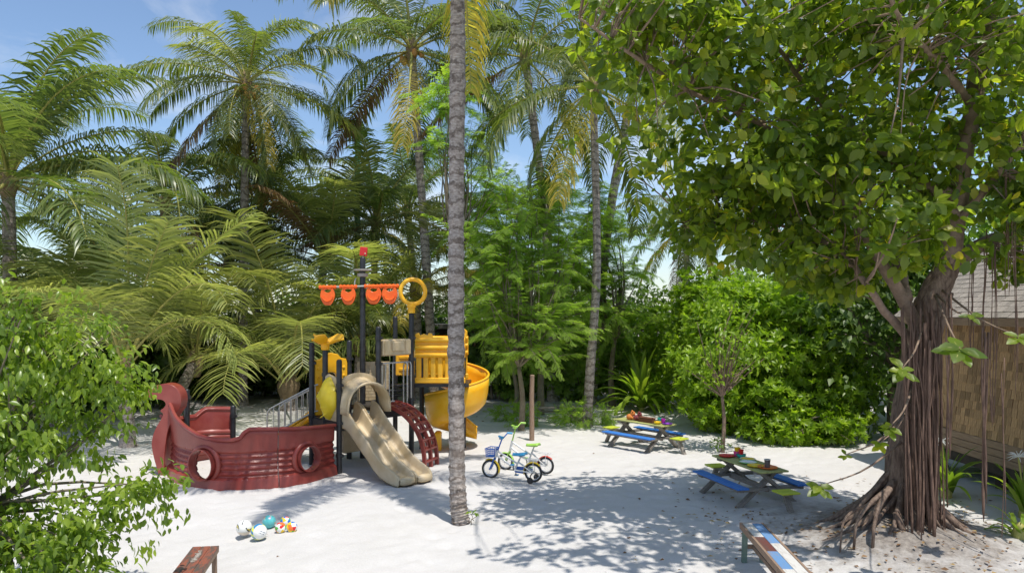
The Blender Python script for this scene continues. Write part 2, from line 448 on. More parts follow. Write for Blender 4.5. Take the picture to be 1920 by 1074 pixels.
def bark_rings(m):
    nt = m.node_tree; b = nt.nodes['Principled BSDF']; src = b.inputs['Base Color'].links[0].from_socket
    tc = nt.nodes.new('ShaderNodeTexCoord'); w = nt.nodes.new('ShaderNodeTexWave'); w.bands_direction = 'Z'; w.inputs['Scale'].default_value = 1.5; w.inputs['Distortion'].default_value = 9.0
    w.inputs['Detail'].default_value = 4; w.inputs['Detail Scale'].default_value = 1.6; w.inputs['Detail Roughness'].default_value = .7
    nt.links.new(tc.outputs['Object'], w.inputs['Vector'])
    r = nt.nodes.new('ShaderNodeValToRGB'); r.color_ramp.elements[0].position = .04; r.color_ramp.elements[0].color = (.38, .34, .31, 1); r.color_ramp.elements[1].position = .32; r.color_ramp.elements[1].color = (1, 1, 1, 1)
    nt.links.new(w.outputs['Fac'], r.inputs['Fac'])
    x = nt.nodes.new('ShaderNodeMixRGB'); x.blend_type = 'MULTIPLY'; x.inputs['Fac'].default_value = .8
    nt.links.new(src, x.inputs['Color1']); nt.links.new(r.outputs['Color'], x.inputs['Color2']); nt.links.new(x.outputs['Color'], b.inputs['Base Color'])
bark_rings(M_PALMBARK)

M_LEAF_BANYAN = leafmat('banyan_leaf', [(0.0, (0.052, 0.088, 0.017)), (0.40, (0.105, 0.148, 0.021)), (0.72, (0.185, 0.225, 0.026)), (0.92, (0.27, 0.28, 0.03)), (1.0, (0.44, 0.33, 0.03))], .54, .36, spec=.45)
M_LEAF_BUSH = leafmat('bush_leaf', [(0.0, (0.060, 0.105, 0.014)), (0.5, (0.118, 0.172, 0.020)), (1.0, (0.23, 0.285, 0.036))], .40, .32, spec=.5)
M_LEAF_FEATHER = leafmat('feather_leaf', [(0.0, (0.135, 0.205, 0.045)), (0.5, (0.185, 0.265, 0.055)), (1.0, (0.26, 0.34, 0.075))], .54, .6, spec=.2)
M_LEAF_FEATHERL = leafmat('light_feather_leaf', [(0.0, (0.150, 0.225, 0.042)), (0.5, (0.205, 0.285, 0.054)), (1.0, (0.29, 0.36, 0.075))], .52, .6, spec=.2)
M_LEAF_HEDGE = leafmat('hedge_leaf', [(0.0, (0.085, 0.150, 0.012)), (0.5, (0.145, 0.220, 0.016)), (1.0, (0.25, 0.33, 0.028))], .40, .38, spec=.4)
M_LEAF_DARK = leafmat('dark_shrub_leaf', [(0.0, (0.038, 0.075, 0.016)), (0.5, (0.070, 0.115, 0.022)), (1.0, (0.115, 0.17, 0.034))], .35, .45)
M_LEAF_BACK = leafmat('background_leaf', [(0.0, (0.085, 0.140, 0.028)), (0.5, (0.130, 0.195, 0.036)), (1.0, (0.20, 0.27, 0.05))], .44, .5)
M_LEAF_LILY = leafmat('lily_leaf', [(0.0, (0.10, 0.17, 0.022)), (0.6, (0.18, 0.25, 0.03)), (1.0, (0.32, 0.34, 0.06))], .38, .4, randv=.25)
FR_G = leafmat('frond_green', [(0.0, (0.068, 0.092, 0.028)), (0.5, (0.112, 0.138, 0.038)), (1.0, (0.20, 0.21, 0.06))], .34, .38, spec=.55, randv=.2)
FR_Y = leafmat('frond_yellow_green', [(0.0, (0.122, 0.150, 0.042)), (0.5, (0.180, 0.208, 0.062)), (1.0, (0.31, 0.31, 0.11))], .42, .36, tcol=(.95, .95, .5), spec=.6, randv=.25)
FR_O = leafmat('frond_old_yellow', [(0.0, (0.22, 0.20, 0.04)), (0.5, (0.33, 0.265, 0.05)), (1.0, (0.45, 0.32, 0.07))], .40, .45, spec=.4, randv=.2)
FR_D = leafmat('frond_dry', [(0.0, (0.10, 0.065, 0.035)), (1.0, (0.24, 0.165, 0.085))], .2, .7, tcol=(1, .8, .5), spec=.2)
FR_B = leafmat('frond_blue_green', [(0.0, (0.066, 0.096, 0.034)), (0.5, (0.110, 0.142, 0.046)), (1.0, (0.19, 0.21, 0.07))], .38, .36, spec=.55, randv=.2)

# ------------------------------------------------------------------ ground
BX, BY = 5.62, 10.45                                   # banyan foot
def mound(x, y):
    return 0.34 * np.exp(-(((x - BX + .15) / 1.05) ** 2 + ((y - BY + .1) / 0.95) ** 2))
def build_ground():
    fx = np.arange(-11.5, 10.01, 0.085); fy = np.arange(6.5, 24.0, 0.085)
    far = np.array([1.5, 4, 8, 14, 24, 45, 90, 180, 340, 600.])
    xs = np.concatenate([fx[0] - far[::-1], fx, fx[-1] + far]); ys = np.concatenate([fy[0] - far[::-1], fy, fy[-1] + far])
    X, Y = np.meshgrid(xs, ys)
    rg = np.random.default_rng(4)
    Z = np.zeros_like(X)
    for k in range(14):
        a = rg.uniform(0, 6.28); f = rg.uniform(.5, 2.6); Z += 0.008 * np.sin((X * math.cos(a) + Y * math.sin(a)) * f + rg.uniform(0, 6))
    hgt = rg.normal(size=X.shape) * 0.0045
    sm = lambda A: (A + np.roll(A, 1, 0) + np.roll(A, -1, 0) + np.roll(A, 1, 1) + np.roll(A, -1, 1)) / 5
    Z += sm(hgt) * 1.3
    for k in range(4200):                               # scuffs and footprints
        cx, cy = rg.uniform(-9, 8), rg.uniform(8, 22); r = rg.uniform(.06, .14); dep = rg.uniform(.008, .026)
        i0, i1 = np.searchsorted(xs, (cx - .45, cx + .45)); j0, j1 = np.searchsorted(ys, (cy - .45, cy + .45))
        q = ((X[j0:j1, i0:i1] - cx) ** 2 + (Y[j0:j1, i0:i1] - cy) ** 2) / (r * r)
        Z[j0:j1, i0:i1] += dep * (-1.0 + 0.9 * q) * np.exp(-q)
    Z += mound(X, Y)
    Z[(np.abs(X) > 40) | (Y > 60) | (Y < -30)] = 0
    nx, ny = len(xs), len(ys)
    vs = np.stack([X, Y, Z], -1).reshape(-1, 3)
    idx = np.arange(nx * ny).reshape(ny, nx)
    a, b, c, d = idx[:-1, :-1].ravel(), idx[:-1, 1:].ravel(), idx[1:, 1:].ravel(), idx[1:, :-1].ravel()
    tr = np.concatenate([np.stack([a, b, c], 1), np.stack([a, c, d], 1)])
    m = bpy.data.materials.new('sand'); m.use_nodes = True; nt = m.node_tree; bs = nt.nodes['Principled BSDF']
    bs.inputs['Roughness'].default_value = .95; bs.inputs['Specular IOR Level'].default_value = .12
    tc = nt.nodes.new('ShaderNodeTexCoord')
    def nz(scale, det=6, ro=.6):
        n = nt.nodes.new('ShaderNodeTexNoise'); n.inputs['Scale'].default_value = scale; n.inputs['Detail'].default_value = det; n.inputs['Roughness'].default_value = ro
        nt.links.new(tc.outputs['Object'], n.inputs['Vector']); return n
    def ramp(src, p0, c0, p1, c1):
        r = nt.nodes.new('ShaderNodeValToRGB'); r.color_ramp.elements[0].position = p0; r.color_ramp.elements[0].color = (*c0, 1)
        r.color_ramp.elements[1].position = p1; r.color_ramp.elements[1].color = (*c1, 1); nt.links.new(src, r.inputs['Fac']); return r.outputs['Color']
    def mixc(fac, a, b, mode='MIX'):
        x = nt.nodes.new('ShaderNodeMixRGB'); x.blend_type = mode
        if isinstance(fac, float): x.inputs['Fac'].default_value = fac
        else: nt.links.new(fac, x.inputs['Fac'])
        nt.links.new(a, x.inputs['Color1'])
        if isinstance(b, tuple): x.inputs['Color2'].default_value = (*b, 1)
        else: nt.links.new(b, x.inputs['Color2'])
        return x.outputs['Color']
    c = ramp(nz(1.3).outputs['Fac'], .3, (.565, .545, .52), .7, (.625, .605, .585))
    c = mixc(.75, c, ramp(nz(60, 4, .7).outputs['Fac'], .3, (.82, .82, .82), .62, (1.0, 1.0, 1.0)), 'MULTIPLY')
    specks = ramp(nz(26, 3, .8).outputs['Fac'], .70, (0, 0, 0), .76, (1, 1, 1))
    c = mixc(mixc(.5, specks, (0, 0, 0)), c, (.28, .22, .17))
    # leaf mould and damp earth: round the banyan foot, and under the planting at the back and left
    sep = nt.nodes.new('ShaderNodeSeparateXYZ'); nt.links.new(tc.outputs['Object'], sep.inputs['Vector'])
    def mth(op, a, b=None):
        x = nt.nodes.new('ShaderNodeMath'); x.operation = op
        for i, q in enumerate((a, b)):
            if q is None: continue
            if isinstance(q, (int, float)): x.inputs[i].default_value = q
            else: nt.links.new(q, x.inputs[i])
        return x.outputs[0]
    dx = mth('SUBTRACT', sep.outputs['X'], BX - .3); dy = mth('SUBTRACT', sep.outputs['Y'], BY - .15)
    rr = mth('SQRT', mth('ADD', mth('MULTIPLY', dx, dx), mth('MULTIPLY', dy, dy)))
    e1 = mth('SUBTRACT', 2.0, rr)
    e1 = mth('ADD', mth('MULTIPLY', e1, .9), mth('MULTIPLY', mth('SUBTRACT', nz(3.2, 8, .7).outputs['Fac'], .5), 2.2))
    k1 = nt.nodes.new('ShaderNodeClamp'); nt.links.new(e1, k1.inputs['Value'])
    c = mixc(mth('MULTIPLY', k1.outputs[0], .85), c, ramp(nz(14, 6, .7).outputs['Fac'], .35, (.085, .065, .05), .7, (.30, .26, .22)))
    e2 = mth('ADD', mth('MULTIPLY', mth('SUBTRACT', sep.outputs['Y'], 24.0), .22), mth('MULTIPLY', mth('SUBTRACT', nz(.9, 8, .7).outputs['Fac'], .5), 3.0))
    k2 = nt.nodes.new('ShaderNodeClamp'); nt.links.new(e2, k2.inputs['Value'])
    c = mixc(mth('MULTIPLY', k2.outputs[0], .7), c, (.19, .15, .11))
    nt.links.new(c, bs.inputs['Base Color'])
    bp = nt.nodes.new('ShaderNodeBump'); bp.inputs['Strength'].default_value = .5; bp.inputs['Distance'].default_value = .02
    nt.links.new(nz(38, 6, .7).outputs['Fac'], bp.inputs['Height']); nt.links.new(bp.outputs['Normal'], bs.inputs['Normal'])
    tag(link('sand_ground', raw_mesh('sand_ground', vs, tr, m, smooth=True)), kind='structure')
build_ground()

# ------------------------------------------------------------------ shingled hut on the right
def build_hut():
    WX, Y0, Y1, ZB, ZE = 8.42, 8.6, 15.2, 0.52, 3.12
    h = thing('shingled_hut', 'raised wooden hut with cedar shingle wall and grey shingle roof behind the banyan', 'hut', (WX, 13, 0))
    og = (WX, 13, 0)
    wall = MB().box((WX + 2.0, (Y0 + Y1) / 2, (ZB + ZE) / 2 + .1), (3.94, Y1 - Y0, ZE - ZB + .4)).build('wall', M_DARK, h, False, og)
    rg = random.Random(7)
    sh_meshes = []
    for k, w in enumerate((.105, .12, .135)):           # cedar shingle: thin tapered board leaning out at its foot
        b = MB(); b._add([(-.004, -w / 2, 0), (-.040, -w / 2, -.002), (-.040, w / 2, -.002), (-.004, w / 2, 0), (0, -w / 2, .185), (-.006, -w / 2, .185), (-.006, w / 2, .185), (0, w / 2, .185)],
                         [[0, 1, 2, 3], [4, 7, 6, 5], [0, 4, 5, 1], [1, 5, 6, 2], [2, 6, 7, 3], [3, 7, 4, 0]])
        sh_meshes.append((w, b.mesh('shingle', M_SHINGLE)))
    spots = []
    zrow = ZB + .40; r = 0
    while zrow < ZE - .02:
        y = Y0 + (r % 2) * .06
        while y < Y1 - .07:
            k = rg.randrange(3); w = sh_meshes[k][0]
            spots.append((y + w / 2, zrow + rg.uniform(-.008, .008), k, rg.uniform(-.004, .003))); y += w + rg.uniform(.008, .018)
        zrow += .155; r += 1
    vis = [s for s in spots if 11.6 < s[0]]
    vis.sort(key=lambda s: s[0]); first = set(vis[:300])
    rest = MB()
    for s in spots:
        y, z, k, dx = s
        if s in first: link('shingle', sh_meshes[k][1], wall, (dx, y - 13, z))
        else:
            w = sh_meshes[k][0]; rest.box((WX - .012 + dx, y, z + .09), (.016, w, .18), Matrix.Rotation(-.09, 3, 'Y'))
    tag(rest.build('shingles', M_SHINGLE, wall, False, og), kind='stuff')
    for i in range(3):                                   # skirting planks under the shingles
        MB().bar((WX - .03, Y0, ZB + .065 + i * .132), (WX - .03, Y1 + .02, ZB + .065 + i * .132), .124, .045, up=(1, 0, 0), bev=.006).build('plank', M_PLANK, h, False, og)
    MB().bar((WX + .08, Y0, ZB - .10), (WX + .08, Y1, ZB - .10), .16, .18).build('floor_beam', M_DARK, h, False, og)
    for y in (9.4, 11.2, 13.1, 15.0): MB().tube([(WX + .25, y, -.05), (WX + .25, y, ZB - .19)], .10, 10).build('stilt', M_DARK, h, True, og)
    MB().box((WX + 2.6, 13, .2), (.1, Y1 - Y0, .5)).build('skirt_board', M_DARK, h, False, og)
    MB().bar((WX - .01, Y1 + .05, ZB - .02), (WX - .01, Y1 + .05, ZE), .1, .1).build('corner_board', M_PLANK, h, False, og)
    # roof
    pit = math.radians(38); EX = WX - .42; ZR = 3.02
    dirv = Vector((math.cos(pit), 0, math.sin(pit))); nrm = Vector((-math.sin(pit), 0, math.cos(pit)))
    yr0, yr1 = Y0 - .3, Y1 + .35; RL = 4.4
    b = MB(); p0 = Vector((EX + .03, yr0, ZR - .0)); 
    b.bar(Vector((EX + .03, (yr0 + yr1) / 2, ZR)), Vector((EX + .03, (yr0 + yr1) / 2, ZR)) + dirv * RL, yr1 - yr0, .07)
    q = Vector((EX + .03, (yr0 + yr1) / 2, ZR)) + dirv * RL
    b.bar(q, q + Vector((math.cos(pit), 0, -math.sin(pit))) * RL, yr1 - yr0, .07)
    roof = b.build('roof', M_DARK, h, False, og)
    MB().bar((EX + .0, yr0, ZR - .04), (EX + .0, yr1, ZR - .04), .03, .13).build('fascia_board', M_PLANK, h, False, og)
    rm = []
    Mr = Matrix((dirv, Vector((0, 1, 0)), nrm)).transposed()
    for w in (.13, .155, .18):
        bb = MB().box((0, 0, 0), (.24, w, .016), Mr @ Matrix.Rotation(.05, 3, 'Y')); rm.append((w, bb.mesh('shingle', M_ROOFSH)))
    rs = MB(); sp = []
    for r in range(29):
        y = yr0 + (r % 2) * .07
        while y < yr1 - .1:
            k = rg.randrange(3); w = rm[k][0]
            c = Vector((EX + .02, y + w / 2, ZR)) + dirv * (.10 + r * .15 + rg.uniform(-.006, .006)) + nrm * (.052 + rg.uniform(0, .006)); sp.append((c, k)); y += w + rg.uniform(.004, .01)
    seen = sorted([s for s in sp if 11.3 < s[0].y and s[0].z < 4.6], key=lambda s: s[0].y)[:300]; ids = set(id(s) for s in seen)
    for s in sp:
        c, k = s
        if id(s) in ids: link('shingle', rm[k][1], roof, c - Vector(og))
        else: rs.box(c, (.24, rm[k][0], .016), Mr @ Matrix.Rotation(.05, 3, 'Y'))
    tag(rs.build('shingles', M_ROOFSH, roof, False, og), kind='stuff')
build_hut()

# low dark house far behind the play ship
def build_far_house():
    c = (-1.2, 34.0, 0); h = thing('far_house', 'low dark house with a flat grey roof edge behind the trees', 'house', c)
    MB().box((c[0], c[1] + 2, 1.2), (9.5, 4, 2.4)).build('wall', M_DARK, h, False, c)
    MB().box((c[0], c[1] + 1.8, 2.52), (10.6, 5.6, .20)).build('roof', M_ROOFSH, h, False, c)
    for i in range(5):
        x = c[0] - 3.8 + i * 1.9
        w = MB().box((x, c[1] - .02, 1.25), (1.1, .06, 1.3)).build('window', M_PLANK, h, False, c)
        MB().box((x, c[1] - .065, 1.25), (.94, .03, 1.14)).build('pane', mat('dark_pane', (.02, .025, .03), .1), w, False, c)
build_far_house()

# ------------------------------------------------------------------ the pirate-ship play structure
def build_play_ship():
    P1, P6, P4, P3 = (-3.38, 14.47), (-2.73, 15.10), (-3.50, 15.90), (-4.13, 15.26)
    P2, MAST, P8, P7 = (-3.755, 14.87), (-3.23, 16.0), (-2.14, 15.75), (-2.70, 17.1)
    R = thing('play_ship', 'maroon pirate ship play structure with beige twin slide and yellow spiral slide', 'playground', (P1[0], P1[1], 0))
    og = (P1[0], P1[1], 0)
    def B(b, name, m, parent=R, **k): return b.build(name, m, parent, origin=og, **k)
    sd = Vector((.715, -.70, 0)).normalized(); sw = Vector((.718, .696, 0)).normalized()     # slide direction, deck edge direction
    # posts with domed caps and clamp collars
    def post(p, top, collars=(), base=-.2, r=.056):
        b = MB().tube([(p[0], p[1], base), (p[0], p[1], top - .05), (p[0], p[1], top - .025), (p[0], p[1], top - .006), (p[0], p[1], top)], [r, r, r * .92, r * .6, r * .08], 16)
        o = B(b, 'post', M_BLACK)
        for z in collars:
            c = MB().lathe((p[0], p[1], z), [(r * .9, -.035), (r * 1.22, -.035), (r * 1.22, .035), (r * .9, .035)], 16)
            c.box((p[0] + r * 1.3, p[1] - .02, z), (.04, .05, .05)); B(c, 'clamp', M_BLACK, o)
        return o
    post(P1, 2.23, (1.72, .98, .35)); post(P6, 2.86, (2.1, 1.12, 2.62)); post(P4, 2.55, (2.15, 1.1)); post(P3, 2.53, (2.1, 1.0))
    post(P2, 2.42, (1.9,)); post(P8, 3.15, (2.15, 1.3, 2.6)); post(P7, 3.06, (2.3, 1.4)); post(MAST, 4.35, (3.55,), r=.062)
    post((-1.13, 16.25), 2.5); post((-1.13, 17.25), 2.5); post((-5.92, 15.70), 1.18, (.95,)); post((-6.68, 15.2), 1.58, (1.4,)); post((-2.1, 17.2), 2.6)
    # decks
    def deck(pts, z, name='deck'):
        b = MB(); n = len(pts)
        b._add([(x, y, z - .07) for x, y in pts] + [(x, y, z) for x, y in pts], [list(range(n - 1, -1, -1)), list(range(n, 2 * n))] + [[i, (i + 1) % n, n + (i + 1) % n, n + i] for i in range(n)])
        return B(b, name, M_BLACK, smooth=False)
    deck([P1, P6, P4, P3], 1.0); deck([P6, P8, (-2.3, 16.9), (-3.3, 16.6), P4], 1.18); deck([(-2.15, 16.2), (-.95, 16.2), (-.95, 17.3), (-2.15, 17.3)], 1.58)
    # steps and kick plates under the decks
    for i in range(4): B(MB().box((-2.75 + i * .12, 15.95 + i * .12, 1.25 + .1 * i), (.55, .22, .05), Matrix.Rotation(.78, 3, 'Z'), .01), 'step', M_BLACK)
    for a, b_, z in ((P1, P6, .9), (P6, P8, 1.05), (P1, P3, .9), (P4, P6, .9)):
        B(MB().bar((*a, z), (*b_, z), .04, .15), 'kick_plate', M_BLACK, smooth=False)
    B(MB().box((-3.15, 15.55, .62), (.06, .95, .75), Matrix.Rotation(-.78, 3, 'Z'), .02), 'under_panel', M_BEIGE)
    B(MB().box((-2.95, 15.9, .45), (.05, .5, .55), Matrix.Rotation(-.78, 3, 'Z'), .02), 'under_panel', M_LEMON)
    # ---- twin slide
    def sx(s, w, z):  return Vector((P1[0], P1[1], 0)) + sw * (.43 + w * .88) + sd * s * .90 + Vector((0, 0, z))
    prof_z = [(-.10, 1.0), (0, 1.0), (.16, .985), (.34, .90), (.70, .66), (.95, .52), (1.20, .335), (1.45, .205), (1.68, .15), (1.9, .125), (2.06, .115)]
    prof_h = [(-.10, .36), (0, .36), (.14, .32), (.34, .25), (1.4, .21), (1.75, .17), (1.98, .11), (2.06, .02)]
    for lane, wc in ((0, -.222), (1, .226)):
        sec = [(-.225, -.13), (-.225, .55), (-.222, .92), (-.205, 1.0), (-.18, .97), (-.165, .6), (-.14, .12), (-.10, .0), (-.05, -.02), (.05, -.02), (.10, 0), (.14, .12), (.165, .6), (.18, .97), (.205, 1.0), (.221, .92), (.221, .55), (.221, -.13)]
        P = []
        for i in range(41):
            s = -.10 + 2.16 * i / 40; z = lerp_tab(prof_z, s); hh = lerp_tab(prof_h, s); wd = 1.0 if s < 1.95 else 1 - .9 * (s - 1.95)
            P.append([sx(s + (.02 * math.cos(w * 7) if i > 38 else 0), wc + w * wd, z + max(f * hh, -.05 if abs(f) < .1 else -9)) - Vector((0, 0, (.09 if f == -.13 else 0))) for w, f in sec])
        o = B(MB().grid(P), 'slide_lane', M_BEIGE, solid=.014)
        o.modifiers.new('sub', 'SUBSURF').render_levels = 1
        B(MB().grid([[p[0] + Vector((0, 0, 0)), p[-1]] for p in P]), 'slide_underside', M_BEIGE, o)
        lip = [sx(2.035, wc + w, .10) for w in (-.18, -.09, 0, .09, .18)]; 
        B(MB().tube(lip, [.05, .075, .08, .075, .05], 10), 'slide_lip', M_BEIGE, o)
    # ---- hood over the slide mouth
    arch = []
    for i in range(25):
        a = PI * i / 24; w = .455 - .46 * math.cos(a); zz = 1.16 + .62 * math.sin(a) ** .75; arch.append((w, zz))
    P = []
    for s, k, dz in ((-.06, 1.02, .05), (0, 1.02, .05), (.08, .97, .03), (.18, .95, .0), (.28, .97, -.01), (.34, 1.03, .0), (.37, 1.07, .02)):
        P.append([Vector((P1[0], P1[1], 0)) + sw * (.455 + (w - .455) * k) + sd * s + Vector((0, 0, z + dz * (z - 1.1) / .5 - .10 * max(0, s) * math.sin(PI * (w + .05)) )) for w, z in arch])
    B(MB().grid(P), 'slide_hood', M_BEIGE, solid=.035)
    Mx = Matrix((sw, -sd, Vector((0, 0, 1)))).transposed()
    inner = [(w, z) for w, z in arch]
    outer = [(-.02 + .03 * (i < 1), 1.16) if i == 0 else ((max(-.02, min(.93, .455 + (w - .455) * 1.25))), min(1.98 - .10 * abs(w - .455), z + .16)) for i, (w, z) in enumerate(arch)]
    b = MB(); n = len(arch); c0 = Vector((P1[0], P1[1], 0)) - sd * .03
    vs = []
    for dy in (-.03, .03):
        for ring in (outer, inner): vs += [c0 + sw * x + sd * dy + Vector((0, 0, z)) for x, z in ring]
    fs = []
    for i in range(n - 1):
        fs += [[i, i + 1, n + i + 1, n + i], [2 * n + i, 3 * n + i, 3 * n + i + 1, 2 * n + i + 1], [i, 2 * n + i, 2 * n + i + 1, i + 1]]
    b._add(vs, fs); B(b, 'hood_plate', M_BEIGE)
    # ---- fish panel on the left of the deck
    ld = Vector((P3[0] - P1[0], P3[1] - P1[1], 0)).normalized(); ln = Vector((-ld.y, ld.x, 0)) * 1.0
    if ln.y > 0: ln = -ln
    Mf = Matrix((ld, -ln, Vector((0, 0, 1)))).transposed()
    out = [(.05, 1.0), (.50, 1.0), (.52, 1.1), (.44, 1.3), (.42, 1.55), (.50, 1.78), (.52, 1.86), (.40, 1.92), (.05, 1.86)]
    fp = B(MB().prism(out, .05, Mf, (P1[0], P1[1], 0)), 'fish_panel', M_BEIGE, bevel=.012)
    fish = []                                           # bulging lemon fish with fins: radial outline
    ol = [(-.02, .66), (.12, .80), (.20, .93), (.30, .90), (.36, .78), (.47, .66), (.60, .545), (.66, .50), (.60, .47), (.47, .36), (.38, .22), (.30, .08), (.22, .02), (.14, .18), (.05, .26), (-.02, .36)]
    K = len(ol)
    rows = []
    for f, bul in ((1.0, .0), (.97, .06), (.85, .12), (.6, .17), (.3, .19), (.02, .195)):
        rows.append([Vector((P1[0], P1[1], 0)) + ld * (.27 + (x - .27) * f + .06) + ln * (.03 + bul) + Vector((0, 0, .96 + .5 + (z - .5) * f)) for x, z in ol] )
        rows[-1].append(rows[-1][0])
    fo = B(MB().grid(rows), 'fish', M_LEMON, fp)
    fo.modifiers.new('sub', 'SUBSURF').render_levels = 1
    for k in range(4):
        z0 = 1.18 + .12 * k; B(MB().tube([Vector((P1[0], P1[1], 0)) + ld * (.16 + .04 * j) + ln * (.17 + .01 * j) + Vector((0, 0, z0 + .015 * j * (k - 1.5))) for j in range(6)], [.004, .012, .014, .014, .012, .004], 8), 'fin_rib', M_LEMON, fo)
    eye = Vector((P1[0], P1[1], 0)) + ld * .52 + ln * .155 + Vector((0, 0, 1.53))
    B(MB().lathe(eye, [(.035, -.02), (.033, .01), (.02, .018), (0.001, .02)], 14, ln), 'eye_white', M_BEIGE, fo)
    B(MB().lathe(eye + ln * .012, [(.02, -.01), (.018, .012), (.001, .014)], 12, ln), 'eye', M_BLACK, fo)
    # ---- yellow arch panel with dots behind the deck
    yd = Vector((P4[0] - P3[0], P4[1] - P3[1], 0)).normalized(); yn = Vector((yd.y, -yd.x, 0)); Wd = .80
    My = Matrix((yd, -yn, Vector((0, 0, 1)))).transposed()
    outer = [(.06, 1.02), (.06, 1.5), (.06, 2.08), (.08, 2.16), (.20, 2.18), (.28, 2.26), (.44, 2.30), (.60, 2.26), (.68, 2.18), (.80, 2.16), (.83, 2.08), (.83, 1.5), (.83, 1.02), (.6, 1.02), (.44, 1.02), (.28, 1.02)]
    inner = [(.24, 1.12), (.24, 1.4), (.25, 1.6), (.27, 1.72), (.31, 1.82), (.36, 1.87), (.44, 1.89), (.52, 1.87), (.57, 1.82), (.61, 1.72), (.63, 1.6), (.64, 1.4), (.64, 1.12), (.58, 1.12), (.44, 1.12), (.30, 1.12)]
    ya = B(MB().ringprism(outer, inner, .07, My, (P3[0], P3[1], 0)), 'arch_panel', M_YELLOW, bevel=.012)
    for i in range(5):
        for x in (.14, .74):
            B(MB().lathe(Vector((P3[0], P3[1], 0)) + yd * x + yn * .035 + Vector((0, 0, 1.3 + i * .17)), [(.035, 0), (.032, .012), (.015, .02), (.001, .021)], 12, yn), 'boss', M_YELLOW, ya)
    # ---- beige brick panel
    A, Bb = Vector((-3.42, 16.35, 0)), Vector((-2.74, 16.55, 0)); bd = (Bb - A).normalized(); bn = Vector((bd.y, -bd.x, 0)); L = (Bb - A).length
    bp = B(MB().bar(A + Vector((0, 0, 1.62)), Bb + Vector((0, 0, 1.62)), .05, .86), 'brick_panel', M_BEIGE, smooth=False)
    for r in range(12):
        x = -.06 * (r % 2); 
        while x < L - .02:
            x0, x1 = max(0.005, x), min(L - .005, x + .115)
            if x1 - x0 > .02: B(MB().bar(A + bd * x0 + bn * .03 + Vector((0, 0, 1.23 + r * .07)), A + bd * x1 + bn * .03 + Vector((0, 0, 1.23 + r * .07)), .02, .06), 'brick', M_BEIGE, bp, smooth=False)
            x += .122
    # ---- beige chest-shaped header between two posts, and rails
    c = (Vector((*P6, 2.42)) + Vector((*P8, 2.42))) / 2; ed = Vector((P8[0] - P6[0], P8[1] - P6[1], 0)).normalized(); en = Vector((ed.y, -ed.x, 0))
    Me = Matrix((ed, -en, Vector((0, 0, 1)))).transposed()
    hb = B(MB().box(c, (.74, .16, .34), Me, .03).box(c + en * .05 + Vector((0, 0, .02)), (.30, .14, .20), Me, .02), 'header_box', M_BEIGE)
    for s in (-.27, .27): B(MB().box(c + ed * s + en * .085, (.13, .04, .30), Me, .012), 'header_strap', M_BEIGE, hb)
    def rail(a, b_, z0, z1, nb, r=.014, name='guard_rail'):
        a, b_ = Vector(a), Vector(b_); m = MB()
        for z in (z0, z1): m.tube([a + Vector((0, 0, z)), b_ + Vector((0, 0, z))], r * 1.15, 8)
        o = B(m, name, M_STEEL)
        for i in range(nb):
            p = a.lerp(b_, (i + .5) / nb); B(MB().tube([p + Vector((0, 0, z0)), p + Vector((0, 0, z1))], r * .8, 8), 'rail_bar', M_STEEL, o)
    e6, e8 = Vector((*P6, 0)), Vector((*P8, 0))
    rail(e6 + ed * .05, e6 + ed * .42, 1.3, 2.1, 4)
    B(MB().tube([e6 + Vector((0, 0, 2.1)), e8 + Vector((0, 0, 2.1))], .016, 8), 'top_rail', M_STEEL)
    for s in (.66, .76):
        q = e6 + ed * s; B(MB().tube([q + en * .0 + Vector((0, 0, 1.15)), q + Vector((0, 0, 2.0)), q + en * .03 + Vector((0, 0, 2.08)), q + en * .1 + Vector((0, 0, 2.1)), q + en * .13 + Vector((0, 0, 2.04)), q + en * .13 + Vector((0, 0, 1.35))], .015, 8), 'grab_bar', M_STEEL)
    # ---- arched maroon climber
    cd = Vector((.93, -.36, 0)).normalized(); cw = Vector((.36, .93, 0)).normalized(); c0 = Vector((-2.66, 15.16, 0))
    cl = []
    for i in range(21):
        a = (PI / 2) * (i / 20); cl.append((.98 * math.sin(a) ** 1.15, 1.27 * math.cos(a) ** .8 - .02))
    rl = None
    for w in (.0, .27, .54):
        m = MB(); pts = [c0 + cw * w + cd * s + Vector((0, 0, z)) for s, z in cl]
        for p, q in zip(pts, pts[1:]): m.bar(p, q + (q - p) * .08, .055, .075, up=cw.cross(cd))
        o = B(m, 'climber_rail', M_MAROON, smooth=False); rl = rl or o
    for i in range(1, 20, 2):
        s, z = cl[i]; off = 0 if i % 4 == 1 else 1
        for (w0, w1) in (((0, .27), (.27, .54)) if i % 4 == 1 else ((0, .54),)):
            B(MB().bar(c0 + cw * w0 + cd * s + Vector((0, 0, z)), c0 + cw * w1 + cd * s + Vector((0, 0, z)), .075, .05, up=(0, 0, 1), bev=.012), 'climber_rung', M_MAROON)
    for i in (4, 8, 12, 16):
        for w in (.135, .405):
            s, z = cl[i]; s2, z2 = cl[i + 1]; t = (cd * (s2 - s) + Vector((0, 0, z2 - z))).normalized()
            B(MB().torus(c0 + cw * w + cd * s + Vector((0, 0, z)), .075, .026, t.cross(cw), 16, 6), 'climber_hold', M_MAROON)
    # ---- stairs with steel handrails on the far left
    st0, sdv, sn = Vector((-4.0, 15.25, 0)), Vector((-1, .06, 0)).normalized(), Vector((.06, 1, 0)).normalized()
